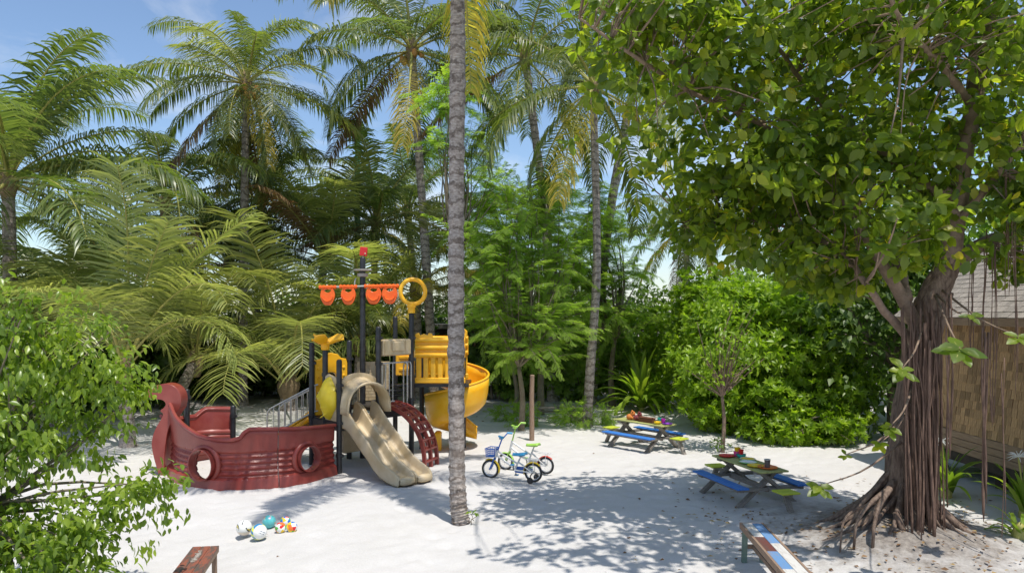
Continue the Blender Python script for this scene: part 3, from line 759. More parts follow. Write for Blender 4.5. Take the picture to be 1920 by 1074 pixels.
    for sgn in (0, .62):
        f = lambda s, z: st0 + sn * sgn + sdv * s + Vector((0, 0, z))
        m = MB().tube([f(0, 1.66), f(.08, 1.64), f(.98, 1.17), f(1.05, 1.10), f(1.07, 1.0), f(1.07, .0)], .017, 8)
        m.tube([f(0, 1.12), f(.08, 1.10), f(1.05, .60)], .014, 8)
        o = B(m, 'handrail', M_STEEL)
        for i in range(8):
            s = .06 + i * .125; z = 1.645 - (s - .08) * .52; B(MB().tube([f(s, z - .53), f(s, z)], .010, 6), 'baluster', M_STEEL, o)
    f = lambda s, w, z: st0 + sn * w + sdv * s + Vector((0, 0, z))
    for i in range(6): B(MB().box(f(.12 + i * .17, .31, .92 - i * .15), (.2, .58, .04), None, .01), 'stair_tread', M_BLACK)
    m = MB(); m.grid([[f(0.02, .64, 1.33), f(1.0, .64, .55)], [f(0.02, .64, 1.0), f(1.0, .64, .12)]]); B(m, 'stair_side', M_YELLOW, solid=.05)
    m = MB(); m.grid([[f(.05, .50, 1.15), f(.9, .50, .60)], [f(.05, .12, 1.15), f(.9, .12, .60)]]); B(m, 'stair_ramp', M_YELLOW, solid=.03)
    # ---- propeller finial (three scooped blades)
    pz = 2.47; pc = Vector((P2[0], P2[1], pz)); prop = B(MB().lathe(pc, [(.07, -.08), (.085, -.06), (.085, .02), (.12, .06), (.06, .10), (.001, .11)], 16), 'propeller_hub', M_YELLOW)
    for a in (math.radians(8), math.radians(128), math.radians(248)):
        rows = []
        for i in range(9):
            t = i / 8; wv = .14 * math.sin(PI * min(1, .18 + .80 * t)) ** .7 * (1.25 if t > .4 else 1)
            rows.append([pc + Vector((math.cos(a), math.sin(a), 0)) * (.03 + .34 * t) + Vector((-math.sin(a), math.cos(a), 0)) * wv * k + Vector((0, 0, .03 + .12 * t ** 1.5 + .10 * k * k * wv / .14 + .05 * k)) for k in (-1, -.6, 0, .6, 1)])
        o = B(MB().grid(rows), 'propeller_blade', M_YELLOW, prop, solid=.03); o.modifiers.new('sub', 'SUBSURF').render_levels = 1
    # ---- mast fittings, sails, flag
    mz = 3.70; mx = Vector((MAST[0], MAST[1], 0)); sb = Vector((1, .03, 0)).normalized()
    B(MB().tube([mx + sb * -.90 + Vector((0, -.09, mz - .02)), mx + sb * .80 + Vector((0, -.09, mz + .03))], .022, 10), 'yard_arm', M_STEEL)
    B(MB().lathe(mx + Vector((0, 0, 4.0)), [(.06, -.09), (.11, -.08), (.12, -.02), (.06, 0), (.05, .03), (.20, .05), (.20, .075), (.05, .08)], 24), 'crow_nest_collar', M_GREYTAPE)
    B(MB().tube([mx + Vector((-.13, -.08, 3.88)), mx + Vector((-.15, -.1, 3.8)), mx + Vector((-.15, -.1, mz))], .015, 8), 'yard_bracket', M_STEEL)
    for x, w in ((-.725, .37), (-.285, .38), (.255, .40), (.60, .40)):
        q = mx + sb * x + Vector((0, -.10, mz + .02 * x))
        ts = [i / 14 for i in range(15)]
        o = B(MB().tube([q + sb * w * (t - .5) for t in ts], [.040 + .009 * math.sin(i * 2.1) for i in range(15)], 12), 'sail_roll', M_ORANGE)
        h = .40; N = 24; outer = []; inner = []
        for i in range(N):
            a = 2 * PI * i / N; ca, sa = math.cos(a), math.sin(a)
            zz = -.19 + .19 * sa; wx = w * .42 * (abs(ca) ** .6) * (1 if ca > 0 else -1) * (1.0 if sa > 0 else (1 - .25 * abs(sa)))
            outer.append((wx, zz - .0)); inner.append((.075 * ca, -.075 + .030 * sa - .018 * (1 - abs(ca)) * (sa < 0)))
        outer = [(x_, z_ if z_ > -.19 else -.19 + (z_ + .19) * 1.05) for x_, z_ in outer]
        s = B(MB().ringprism(outer, inner, .05, None, q), 'sail', M_ORANGE, o, bevel=.015)
        B(MB().tube([q + Vector((math.cos(a) * .11, -.035, -.17 + .10 * math.sin(a) - .03)) for a in [PI + PI * i / 10 for i in range(11)]], .016, 8), 'sail_fold', M_ORANGE, o)
    fl = B(MB().box(mx + Vector((.02, 0, 4.46)), (.16, .05, .19), Matrix.Rotation(.1, 3, 'Y'), .01), 'flag', M_RED)
    B(MB().lathe(mx + Vector((.06, -.03, 4.415)), [(.018, 0), (.016, .008), (.001, .009)], 10, (0, -1, 0)), 'flag_rivet', M_BEIGE, fl)
    # ---- yellow ring finial
    rc = Vector((P8[0], P8[1], 3.585))
    rg_ = B(MB().torus(rc + Vector((.03, 0, 0)), .262, .045, (.25, -1, 0), 48, 12, bumps=24, bump_r=.09), 'ring_finial', M_YELLOW, smooth='all')
    B(MB().lathe((P8[0], P8[1], 3.15), [(.06, -.02), (.078, -.02), (.078, .09), (.095, .11), (.08, .17), (.04, .19)], 18), 'ring_socket', M_YELLOW, rg_)
    # ---- yellow bridge walls leading to the spiral slide
    def bridge_wall(y, x0, x1, z0=1.60, z1=2.60, name='bridge_wall'):
        o = B(MB().bar((x0, y, z1 - .22), (x1, y, z1 - .22), .06, .44), name, M_YELLOW, smooth=False)
        for k in range(3):
            zc = z1 - .06 - k * .165; B(MB().tube([(x0 + .01, y - .035, zc), (x1 - .01, y - .035, zc)], .055, 12), 'ridge', M_YELLOW, o)
        B(MB().bar((x0, y - .01, z0 + .06), (x1, y - .01, z0 + .06), .09, .12, bev=.015), 'bottom_rail', M_YELLOW, o)
        n = max(3, int((x1 - x0) / .145)); wv = (x1 - x0) / n
        for i in range(n):
            xc = x0 + wv * (i + .5); B(MB().bar((xc, y, z0 + .1), (xc, y, z1 - .42), wv - .045, .07, up=(0, 1, 0), bev=.015), 'slat', M_YELLOW, o)
        return o
    bridge_wall(16.2, -2.12, -1.02); bridge_wall(17.28, -2.12, -1.02)
    B(MB().box((-2.42, 16.75, 2.0), (.42, .07, .56), Matrix.Rotation(.2, 3, 'Z'), .02).box((-2.42, 16.70, 2.13), (.26, .05, .06), None, .01).box((-2.42, 16.70, 1.86), (.26, .05, .06), None, .01), 'side_panel', M_YELLOW)
    bat = [(0, 0), (.02, .1), (.09, .12), (.12, .06), (.2, .1), (.28, .06), (.31, .12), (.38, .1), (.4, 0)]
    for x in (-2.13, -1.40): B(MB().prism(bat, .08, None, (x, 16.2, 2.58)), 'battlement', M_YELLOW, bevel=.012)
    B(MB().prism([(0, 0), (.0, .12), (.1, .2), (.22, .24), (.34, .2), (.44, .12), (.44, 0)], .08, None, (-1.46, 16.9, 2.60)), 'battlement', M_YELLOW, bevel=.012)
    # ---- spiral slide
    cx, cy, Rm = -1.27, 17.1, .44
    P = []; N = 96; th0, th1 = math.radians(165), math.radians(-268)
    sec = [(-.27, .36), (-.26, .20), (-.22, .06), (-.12, -.01), (0, -.03), (.12, -.01), (.21, .08), (.26, .28), (.28, .50), (.29, .70)]
    for i in range(N):
        t = i / (N - 1); th = th0 + (th1 - th0) * t; z = 1.50 - 1.20 * t ** .92
        k = 1 - .35 * max(0, (t - .8) / .2)
        P.append([Vector((cx + (Rm + r) * math.cos(th), cy + (Rm + r) * math.sin(th), z + h * k)) for r, h in sec])
    tan = Vector((math.sin(th1), -math.cos(th1), 0)); rad = Vector((math.cos(th1), math.sin(th1), 0))
    for j in range(1, 7):
        s = .075 * j; base = Vector((cx, cy, 0)) + rad * Rm + tan * s
        P.append([base + rad * r * 1.0 + Vector((0, 0, max(.10, .30 - .28 * s) + h * (.65 - .06 * j))) for r, h in sec])
    sp = B(MB().grid(P), 'spiral_slide', M_YELLOW, solid=.03, smooth='all')
    B(MB().tube([(cx, cy, -.1), (cx, cy, 1.95)], .075, 14), 'spiral_column', M_YELLOW, sp)
    rim = [p[-1] for p in P]; B(MB().tube(rim, .026, 8), 'spiral_rim', M_YELLOW, sp)
    B(MB().tube([p[0] for p in P], .024, 8), 'spiral_rim', M_YELLOW, sp)
    B(MB().box((cx - .43, cy - .10, .17), (.16, .26, .5), None, .04), 'spiral_foot', M_YELLOW, sp)
    # ---- ship hull
    def hull_panel(path, u0, u1, top, holes, nu, ridge=True, bosses=(), name='hull_panel', flip=1):
        NV = 64; pts = smooth_path([(x, y, 0) for x, y in path], 400)
        cum = [0]
        for p, q in zip(pts, pts[1:]): cum.append(cum[-1] + (q - p).length)
        tot = cum[-1]
        def at(u):
            s = u * tot; k = 0
            lo, hi = 0, 398
            while lo < hi:
                mid = (lo + hi) // 2
                if cum[mid + 1] < s: lo = mid + 1
                else: hi = mid
            k = lo; f = (s - cum[k]) / (cum[k + 1] - cum[k] + 1e-9)
            p = pts[k].lerp(pts[k + 1], f); t = (pts[k + 1] - pts[k]).normalized(); n = Vector((t.y, -t.x, 0)) * flip
            return p, n
        us = [u0 + (u1 - u0) * i / nu for i in range(nu + 1)]
        P = []
        for u in us:
            p, n = at(u); zt = top(u); col = []
            for j in range(NV + 1):
                z = -.04 + (zt + .04) * j / NV; off = .07 * math.sin(PI * min(1, max(0, z / 1.25)) )
                if ridge and .16 < z < .66:
                    ph = (z - .16) / .10; off += .052 * abs(math.sin(PI * ph)) ** .55
                elif z >= .66: off += .012
                if z > zt - .07: off += .028 * math.sin(PI * (z - zt + .07) / .14)
                if ridge and z < .16: off -= .01
                col.append(p + n * off + Vector((0, 0, z)))
            P.append(col)
        b = MB(); b.grid(P); m = NV + 1
        if holes:
            keep = []
            for f in b.f:
                i, j = f[0] // m, f[0] % m; pc = (Vector(b.v[f[0]]) + Vector(b.v[f[2]])) / 2; bad = False
                for (uh, zh, rh) in holes:
                    ph, nh = at(uh); th = Vector((-nh.y, nh.x, 0)); dd = math.hypot((pc - ph).dot(th), pc.z - zh)
                    if dd < rh * .98: bad = True
                if not bad: keep.append(f)
            b.f = keep; b.mi = [0] * len(keep)
        o = B(b, name, M_MAROON, solid=.045)
        for (uh, zh, rh) in holes:
            ph, nh = at(uh)
            B(MB().torus(ph + nh * .085 + Vector((0, 0, zh)), rh + .035, .05, nh, 48, 12), 'porthole_ring', M_MAROON, o)
            B(MB().lathe(ph + Vector((0, 0, zh)), [(rh + .012, -.05), (rh - .008, -.05), (rh - .008, .10), (rh + .012, .10)], 40, nh), 'porthole_sleeve', M_MAROON, o)
        for (ub, zb) in bosses:
            pb, nb = at(ub); B(MB().torus(pb + nb * .085 + Vector((0, 0, zb)), .065, .017, nb, 24, 8), 'boss', M_MAROON, o)
        # grooved top rim
        rimpts = []
        for u in us:
            p, n = at(u); rimpts.append(p + n * .03 + Vector((0, 0, top(u))))
        B(MB().tube(rimpts, .034, 8), 'hull_rim', M_MAROON, o)
        return o, at
    near = [(-3.42, 14.41), (-3.97, 13.56), (-4.92, 13.14), (-5.6, 13.25), (-6.25, 13.75), (-6.72, 14.42)]
    # parameter u runs from the deck post to the bow
    top_tab = [(0, .95), (.27, 1.03), (.395, 1.06), (.415, 1.055), (.435, 1.0), (.45, .91), (.48, .875), (.55, .885), (.64, .94), (.74, 1.06), (.84, 1.20), (.92, 1.32), (1, 1.40)]
    def top_near(u): return lerp_tab(top_tab, u)
    hull_panel(near, 0, .297, top_near, [(.165, .43, .235)], 90, bosses=((.10, .80), (.225, .80)))
    hull_panel(near, .301, 1.0, top_near, [(.615, .42, .275)], 190, bosses=((.80, .90), (.895, .98)))
    far = [(-5.95, 15.85), (-6.45, 15.72), (-6.82, 15.3), (-6.98, 14.65)]
    hull_panel(far, 0, 1, lambda u: lerp_tab([(0, 1.10), (.33, 1.12), (.38, 1.08), (.46, .98), (.8, .98), (1, 1.1)], u), [], 60, ridge=True, flip=-1)
    # prow with its curled figurehead
    D = 14.47
    opx = [(278, 741), (279, 732), (290, 725), (303, 720), (318, 718), (332, 722), (342, 732), (346, 746), (344, 762), (337, 772), (328, 788), (321, 806), (317, 830), (315, 855), (314, 890), (306, 892), (300, 872), (294, 850), (291, 830), (294, 812), (301, 796), (309, 783), (312, 774), (307, 768), (314, 762), (317, 755), (311, 748), (297, 746)]
    op = [((px - 960) / FPX * D, CAM_H - (py - HOR) / FPX * D) for px, py in opx]
    sm = [(p.x, p.z) for p in smooth_path([(x, 0, z) for x, z in op + op[:1]], 110)][:-1]
    B(MB().prism(sm, .30, None, (0, D, 0)), 'prow', M_MAROON, bevel=.05)
    return R
build_play_ship()
# ------------------------------------------------------------------ picnic tables with seats
def build_table(name, label, cx, cy, ang, scale=1.0):
    t = thing(name, label, 'picnic table', (cx, cy, 0), ang, 'children\'s picnic tables on the sand')
    t.scale = (scale,) * 3
    L, H = 1.5, .60
    rg = random.Random(int(cx * 100))
    for i in range(4):
        y = -.195 + .13 * i
        MB().box((rg.uniform(-.006, .006), y, H - .014 + rg.uniform(-.002, .002)), (L, .124, .028), None, .004).build('tabletop_plank', M_LIMEWOOD, t, False)
    for s in (-1, 1):
        for k in range(2):
            MB().box((rg.uniform(-.006, .006), s * (.50 + .105 * k), .335), (L * .97, .10, .028), None, .004).build('bench_plank', M_BLUEWOOD, t, False)
        MB().bar((-L * .46, s * .55, .295), (L * .46, s * .55, .295), .06, .045).build('bench_rail', M_WOODGREY, t, False)
        for k in range(3):
            MB().box((s * (.94 + .098 * k), 0, .335), (.094, .32, .026), None, .004).build('end_seat_plank', M_LIMESEAT, t, False)
        MB().bar((s * .60, 0, .30), (s * 1.16, 0, .30), .07, .045).build('end_seat_rail', M_WOODGREY, t, False)
        MB().bar((s * .66, 0, .30), (s * 1.10, 0, .02), .06, .05).build('end_leg', M_WOODGREY, t, False) if False else None
        MB().bar((s * 1.02, -.0, .30), (s * 1.20, .0, -.03), .09, .05).build('end_leg', M_WOODGREY, t, False)
        x = s * .56
        for q in (-1, 1):
            MB().bar((x + .028 * q, q * .56, -.03), (x + .028 * q, -q * .17, H - .03), .052, .10, up=(1, 0, 0)).build('leg', M_WOODGREY, t, False)
        MB().bar((x, -.60, .285), (x, .60, .285), .115, .045).build('cross_beam', M_WOODGREY, t, False)
        MB().bar((x, -.24, H - .05), (x, .24, H - .05), .11, .045).build('top_batten', M_WOODGREY, t, False)
    MB().bar((-.56, 0, .27), (.56, 0, .27), .05, .09).build('stretcher', M_WOODGREY, t, False)
    return t
A1, A2 = math.atan2(.97, -.26), math.atan2(.80, -.64)
T1, T2 = (4.02, 12.58), (3.08, 17.3)
build_table('picnic_table', 'near picnic table with blue benches, lime end seats, red plate on top', *T1, A1)
build_table('picnic_table', 'far picnic table with blue benches, brown box and stuffed toys on top', *T2, A2)

def on_table(T, A, u, v, z=.60): return (T[0] + math.cos(A) * u - math.sin(A) * v, T[1] + math.sin(A) * u + math.cos(A) * v, z)
def pl(name, c, r=.3): return mat(name, c, r, tuple(min(1, k * 1.12 + .01) for k in c), 12)
C_RED, C_YEL, C_PINK, C_TEAL = pl('toy_red', (.62, .012, .015)), pl('toy_yellow', (.82, .55, .01)), pl('toy_pink', (.72, .08, .28)), pl('toy_teal', (.03, .42, .36))
C_ORG, C_PUR, C_MAG, C_GRN = pl('toy_orange', (.8, .17, .03)), pl('toy_purple', (.22, .04, .42)), pl('toy_magenta', (.55, .02, .42)), pl('toy_green', (.10, .45, .06))
C_WHT, C_BRN, C_TIN = pl('toy_white', (.75, .75, .72)), mat('brown_woven_box', (.11, .035, .015), .7, (.20, .07, .03), 30, .5, 60), mat('dark_tin', (.10, .10, .105), .35, (.2, .2, .2), 12, metal=.5)
def plate(loc, r, m, label, rim=None):
    t = thing('plate', label, 'plate', loc)
    o = MB().lathe((0, 0, 0), [(.001, .004), (r * .62, .004), (r * .72, .010), (r, .024), (r, .029), (r * .7, .016), (r * .6, .011), (.001, .011)], 28).build('dish', m, t)
    MB().torus((0, 0, .027), r * .985, .005, n=28, m=6).build('rim', rim or m, t); return t
def cup(loc, r, h, m, label, name='cup', cat='cup', band=None):
    t = thing(name, label, cat, loc)
    MB().lathe((0, 0, 0), [(.001, .002), (r * .78, .002), (r, h), (r * .93, h), (r * .72, .012), (.001, .012)], 20).build('body', m, t)
    MB().torus((0, 0, h), r * .97, .005, n=20, m=6).build('rim', band or m, t); return t
def bowl(loc, r, m, label):
    t = thing('bowl', label, 'bowl', loc)
    MB().lathe((0, 0, 0), [(.001, 0), (r * .5, 0), (r * .9, .035), (r, .06), (r * .95, .06), (r * .82, .036), (.001, .01)], 24).build('body', m, t)
    MB().torus((0, 0, .06), r * .975, .005, n=24, m=6).build('rim', m, t); return t
plate(on_table(T1, A1, .52, .10), .135, C_RED, 'red plate at the far end of the near picnic table')
cup(on_table(T1, A1, .50, -.08), .05, .085, C_PINK, 'pink cup beside the red plate')
cup(on_table(T1, A1, .38, -.10, .66), .045, .08, C_RED, 'red cup standing in the teal bowl')
cup(on_table(T1, A1, .56, -.14), .055, .14, C_YEL, 'yellow cup behind the pink one on the near table')
bowl(on_table(T1, A1, .38, -.10), .085, C_TEAL, 'teal bowl holding the red cup')
plate(on_table(T1, A1, .16, -.09), .13, C_YEL, 'pale yellow plate in the middle of the near table', C_WHT)
plate(on_table(T1, A1, -.08, .06), .15, C_WHT, 'white plate with green rim at mid table', C_GRN)
plate(on_table(T1, A1, -.36, .10), .13, C_YEL, 'yellow plate beside the white one on the near table')
plate(on_table(T1, A1, -.52, -.02), .16, C_ORG, 'orange plate under the dark tin')
cup(on_table(T1, A1, -.50, -.03, .612), .05, .13, C_TIN, 'dark metal tin on the orange plate', 'tin', 'tin', C_WHT)
# far table: toys, box, cups
def stuffed_toy(loc, m, m2, label, s=1.0):
    t = thing('stuffed_toy', label, 'toy', loc)
    b = MB()
    def ball(c, r, sq=1): b.lathe(c, [(max(.001, r * math.sin(a)), -r * sq * math.cos(a)) for a in [PI * i / 10 for i in range(11)]], 14)
    ball((0, 0, .07 * s), .085 * s, .85); b.build('body', m, t)
    b = MB(); ball((.07 * s, -.02 * s, .15 * s), .06 * s); b.build('head', m2, t)
    for y in (-1, 1):
        b = MB(); ball((.06 * s, -.02 * s + y * .045 * s, .205 * s), .022 * s); b.build('ear', m, t)
        b = MB(); b.tube([(.0, y * .06 * s, .08 * s), (.07 * s, y * .1 * s, .05 * s), (.11 * s, y * .09 * s, .03 * s)], [.03 * s, .028 * s, .02 * s], 8); b.build('arm', m, t)
C_FUR, C_FUR2 = mat('orange_plush', (.52, .15, .03), .95, (.65, .25, .06), 40, .4, 90), mat('dark_plush', (.09, .03, .04), .95, (.3, .05, .05), 30, .4, 90)
stuffed_toy(on_table(T2, A2, .38, .06), C_FUR, C_FUR, 'orange stuffed toy on the far picnic table', 1.0)
stuffed_toy(on_table(T2, A2, .20, .02), C_FUR2, C_FUR2, 'dark red stuffed toy beside the orange one', .95)
bx = thing('woven_box', 'long brown woven box on the far picnic table', 'box', on_table(T2, A2, -.14, .05), A2)
MB().box((0, 0, .05), (.42, .13, .10), None, .012).build('body', C_BRN, bx); MB().box((0, 0, .108), (.43, .14, .018), None, .006).build('lid', C_BRN, bx)
cup(on_table(T2, A2, -.42, -.07), .05, .12, C_TEAL, 'teal cup at the right of the brown box')
cup(on_table(T2, A2, -.51, -.09), .05, .11, C_MAG, 'magenta cup next to the teal cup')
bowl(on_table(T2, A2, -.50, .10), .085, C_YEL, 'yellow bowl in front of the teal cup')
plate(on_table(T2, A2, -.66, -.05), .11, C_PUR, 'purple plate at the near end of the far table')

# ------------------------------------------------------------------ benches and posts
def build_worn_bench():
    far, near = Vector((3.07, 9.47, 0)), Vector((2.95, 7.60, 0)); d = near - far; L = d.length; ang = math.atan2(d.y, d.x); c = (far + near) / 2
    t = thing('painted_bench', 'narrow bench of worn white, blue and brown planks beside the banyan roots', 'bench', c, ang)
    H = .45
    def pk(x0, x1, y, m): MB().box(((x0 + x1) / 2, y, H - .012), (x1 - x0 - .006, .118, .024), None, .003).build('plank', m, t, False)
    h = L / 2
    # local +y is to the viewer's right when looking from the far end: photo-left row is negative y
    s = 1
    pk(-h, -h + .58, -s * .061, M_WHITEWORN); pk(-h + .58, -h + 1.12, -s * .061, M_REDWORN); pk(-h + 1.12, -h + 1.70, -s * .061, M_BLUEWORN); pk(-h + 1.7, h, -s * .061, M_WHITEWORN)
    pk(-h, -h + .82, s * .061, M_BLUEWORN); pk(-h + .82, h, s * .061, M_WHITEWORN)
    for y in (-.137, .137): MB().bar((-h - .02, y, H - .035), (h + .02, y, H - .035), .028, .075).build('side_rail', M_BAREWOOD, t, False)
    for x in (-h - .01, h + .01): MB().bar((x, -.122, H - .037), (x, .122, H - .037), .028, .07).build('end_rail', M_BAREWOOD, t, False)
    for x in (-h + .07, h - .07):
        for y in (-.10, .10): MB().bar((x, y * 1.15, -.03), (x, y, H - .03), .06, .06).build('leg', M_GREENPAINT if x < 0 else M_BAREWOOD, t, False)
        MB().bar((x, -.1, .17), (x, .1, .17), .03, .05).build('leg_brace', M_BAREWOOD, t, False)
    MB().bar((-h + .07, 0, .17), (h - .07, 0, .17), .03, .05).build('stretcher', M_BAREWOOD, t, False)
    return t
bw = build_worn_bench()
# in the photograph the white plank lies on the left at the far end: the bench's own left row faces the viewer's left
bw.scale = (1, -1, 1) if False else (1, 1, 1)

def build_peeling_bench():
    far, near = Vector((-3.60, 8.70, 0)), Vector((-3.34, 7.30, 0)); d = near - far; L = d.length; c = (far + near) / 2
    t = thing('peeling_bench', 'small bench with peeling red-brown paint at the lower left on the sand', 'bench', c, math.atan2(d.y, d.x))
    H = .40
    for i, (y, m) in enumerate(((-.10, M_PEEL), (0, M_PEEL), (.10, M_PEEL))): MB().box((0.004 * i, y, H - .013), (L, .097, .026), None, .004).build('plank', m, t, False)
    b = MB()
    rg = random.Random(3)
    for i in range(9):
        x = -L / 2 + .18 + i * .045; b.box((x, -.02 + rg.uniform(-.012, .012), H + .0012 + .0004 * (i % 3)), (rg.uniform(.03, .06), rg.uniform(.025, .07), .0016), Matrix.Rotation(rg.uniform(-.3, .3), 3, 'Z'))
    b.build('faded_paint_mark', mat('faded_white_mark', (.42, .38, .34), .7, (.16, .12, .09), 30, lo=.4, hi=.6), t, False)
    for y in (-.135, .135): MB().bar((-L / 2, y, H - .045), (L / 2, y, H - .045), .022, .06).build('apron', M_BAREWOOD, t, False)
    for x in (-L / 2 + .06, L / 2 - .06):
        for y in (-.11, .11): MB().bar((x * 1.0, y, -.03), (x * .97, y, H - .03), .05, .05).build('leg', M_BAREWOOD, t, False)
build_peeling_bench()

def build_log_bench():
    x0, x1 = G(1004, 784)[0], G(1084, 784)[0]; y = 21.9; c = ((x0 + x1) / 2, y, 0); L = x1 - x0
    t = thing('plank_bench', 'plain grey wooden bench under the trees between post and leaning palm', 'bench', c, .05)
    MB().box((0, 0, .33), (L + .06, .27, .055), None, .01).build('seat', M_WOODGREY, t, False)
    for s in (-1, 1):
        for y_ in (-.09, .09): MB().bar((s * L * .44, y_, -.03), (s * L * .40, y_ * .8, .31), .05, .06).build('leg', M_WOODGREY, t, False)
    MB().bar((-L * .4, 0, .22), (L * .4, 0, .22), .04, .05).build('stretcher', M_WOODGREY, t, False)
build_log_bench()

gx, gy = G(997, 829)
pt = thing('timber_post', 'brown round timber post standing in the sand behind the bicycles', 'post', (gx, gy, 0))
MB().tube([(0, 0, -.2), (.005, 0, .5), (.0, .01, 1.1), (.012, 0, 1.62)], [.062, .058, .056, .052], 14).build('shaft', M_BAREWOOD, pt)
MB().lathe((.012, 0, 1.62), [(.056, -.02), (.056, .005), (.04, .016), (.001, .018)], 14).build('cap', M_BAREWOOD, pt)
gp = thing('green_mast', 'tall green painted mast rising among the far palms', 'mast', (-6.27, 30.0, 0))
MB().tube([(0, 0, 0), (0, 0, 6), (0, 0, 10.9)], [.16, .13, .10], 14).build('shaft', M_GREENPOLE, gp)
MB().tube([(0, 0, 8.1), (0, 0, 8.3)], [.15, .15], 14).build('collar', M_GREENPOLE, gp)
MB().lathe((0, 0, 10.9), [(.12, -.05), (.12, .02), (.05, .06), (.001, .07)], 14).build('cap', M_GREENPOLE, gp)

# ------------------------------------------------------------------ balls
def sphere_mesh(name, r, fn, mats, nu=40, nv=24):
    b = MB(); P = [[(r * math.sin(PI * j / nv) * math.cos(2 * PI * i / nu), r * math.sin(PI * j / nv) * math.sin(2 * PI * i / nu), r * math.cos(PI * j / nv)) for i in range(nu + 1)] for j in range(nv + 1)]
    b.grid(P); me = bpy.data.meshes.new(name); me.from_pydata(b.v, [], b.f)
    for m in mats: me.materials.append(m)
    idx = [fn(Vector(p.center).normalized()) for p in me.polygons]
    me.polygons.foreach_set('material_index', idx); me.polygons.foreach_set('use_smooth', [True] * len(idx)); me.update()
    return me
PH = (1 + 5 ** .5) / 2
ICO = [Vector(v).normalized() for v in [(0, s1, s2 * PH) for s1 in (-1, 1) for s2 in (-1, 1)] + [(s1, s2 * PH, 0) for s1 in (-1, 1) for s2 in (-1, 1)] + [(s2 * PH, 0, s1) for s1 in (-1, 1) for s2 in (-1, 1)]]
DOD = [Vector(v).normalized() for v in [(a, b, c) for a in (-1, 1) for b in (-1, 1) for c in (-1, 1)] + [(0, a / PH, b * PH) for a in (-1, 1) for b in (-1, 1)] + [(a / PH, b * PH, 0) for a in (-1, 1) for b in (-1, 1)] + [(b * PH, 0, a / PH) for a in (-1, 1) for b in (-1, 1)]]
def ball(label, px, py, rpx, me_fn, rot, group=None):
    d = 10.6
    for _ in range(12):
        r = rpx * d / FPX; d = FPX * (CAM_H - r) / (py - HOR)
    x = (px - 960) / FPX * d
    o = link('ball', me_fn(r), None, (x, d, r - .006), rot); tag(o, label, 'ball', 'balls lying together on the sand')
def multi(seed):
    cs = [C_RED, C_YEL, pl('ball_blue', (.02, .16, .55)), C_GRN, C_ORG, C_WHT]
    def f(r):
        rg = random.Random(seed); hexc = [5 if rg.random() < .45 else rg.randrange(5) for _ in DOD]; penc = [k % 5 for k in range(12)]; rg.shuffle(penc)
        def fn(n):
            a = max(range(12), key=lambda k: n.dot(ICO[k])); b = max(range(20), key=lambda k: n.dot(DOD[k]))
            return penc[a] if n.dot(ICO[a]) * 1.0 > n.dot(DOD[b]) * .995 - .012 else hexc[b]
        return sphere_mesh('ball', r, fn, cs, 64, 40)
    return f
BB = pl('ball_blue', (.02, .16, .55)); BK = pl('ball_black', (.02, .02, .025)); BT = pl('ball_turquoise', (.10, .46, .48)); BG = pl('ball_gold', (.55, .45, .10)); BSH = pl('ball_underside_shade', (.62, .55, .46))
def soccer(r):
    def fn(n):
        if n.z < -.35: return 2  # tan underside: shading of the lower ball put into its colour
        for c, rr, sg in ((Vector((-.75, -.55, .0)), .62, 1), (Vector((.95, -.25, .35)), .78, -1)):
            a = math.acos(max(-1, min(1, n.dot(c.normalized()))))
            if rr - .13 < a < rr and (n.z - c.z * .6) * sg > -.1: return 1
            if rr - .30 < a <= rr - .13 and (n.z - c.z * .6) * sg > .12: return 3
            if rr - .45 < a <= rr - .30 and (n.z - c.z * .6) * sg > .2: return 1
        if abs(n.x) < .035 and n.y < 0: return 1
        return 0
    return sphere_mesh('ball', r, fn, [C_WHT, BK, BSH, BG], 72, 44)
def volley(r):
    def fn(n):
        w = n.dot(Vector((.62, -.76, .12)).normalized())
        if w > .45:
            u = n.dot(Vector((.35, .35, .9)).normalized()); v = n.dot(Vector((.75, .60, -.25)).normalized())
            if (abs(u - .17) < .055 and abs(v) < .42 and int((v + 1) * 23) % 3) or (abs(u + .08) < .05 and abs(v + .02) < .36 and int((v + 1) * 29) % 3): return 3
            return 2
        k = n.dot(Vector((.1, -.45, .9)).normalized())
        return 0 if int((k + 1.15) * 3.6) % 2 else 1
    return sphere_mesh('ball', r, fn, [pl('ball_mid_blue', (.02, .22, .5)), pl('ball_lime_yellow', (.72, .76, .06)), C_WHT, pl('ball_slate', (.13, .17, .24))], 84, 52)
def teal(r):
    rg = random.Random(8); sp = [(Vector((rg.gauss(0, 1), rg.gauss(0, 1), rg.gauss(0, 1))).normalized(), rg.choice((1, 2, 3)), rg.uniform(.12, .22)) for _ in range(26)]
    def fn(n):
        for c, k, a in sp:
            if n.dot(c) > math.cos(a): return k
        return 0
    return sphere_mesh('ball', r, fn, [BT, pl('ball_peach', (.66, .42, .22)), pl('ball_lilac', (.45, .33, .50)), pl('ball_lightteal', (.20, .55, .5))], 64, 40)
ball('white football with black curved bands, leftmost of the balls', 458, 988, 14.3, soccer, (0, 0, 0))
ball('blue and yellow volleyball with a white printed panel, in front of the others', 485.5, 995.5, 14.8, volley, (0, 0, 0))
ball('turquoise ball with pale spots behind the volleyball', 504.5, 976.5, 12.3, teal, (0, 0, .4))
ball('multicoloured patchwork ball, left of the front pair', 526, 988, 10.2, multi(2), (.3, .5, .2))
ball('multicoloured patchwork ball, rightmost of all the balls', 547, 987, 10.2, multi(5), (.9, .1, .8))
ball('multicoloured patchwork ball, rear one of the three alike', 535, 976.5, 9.6, multi(9), (.2, 1.2, .5))

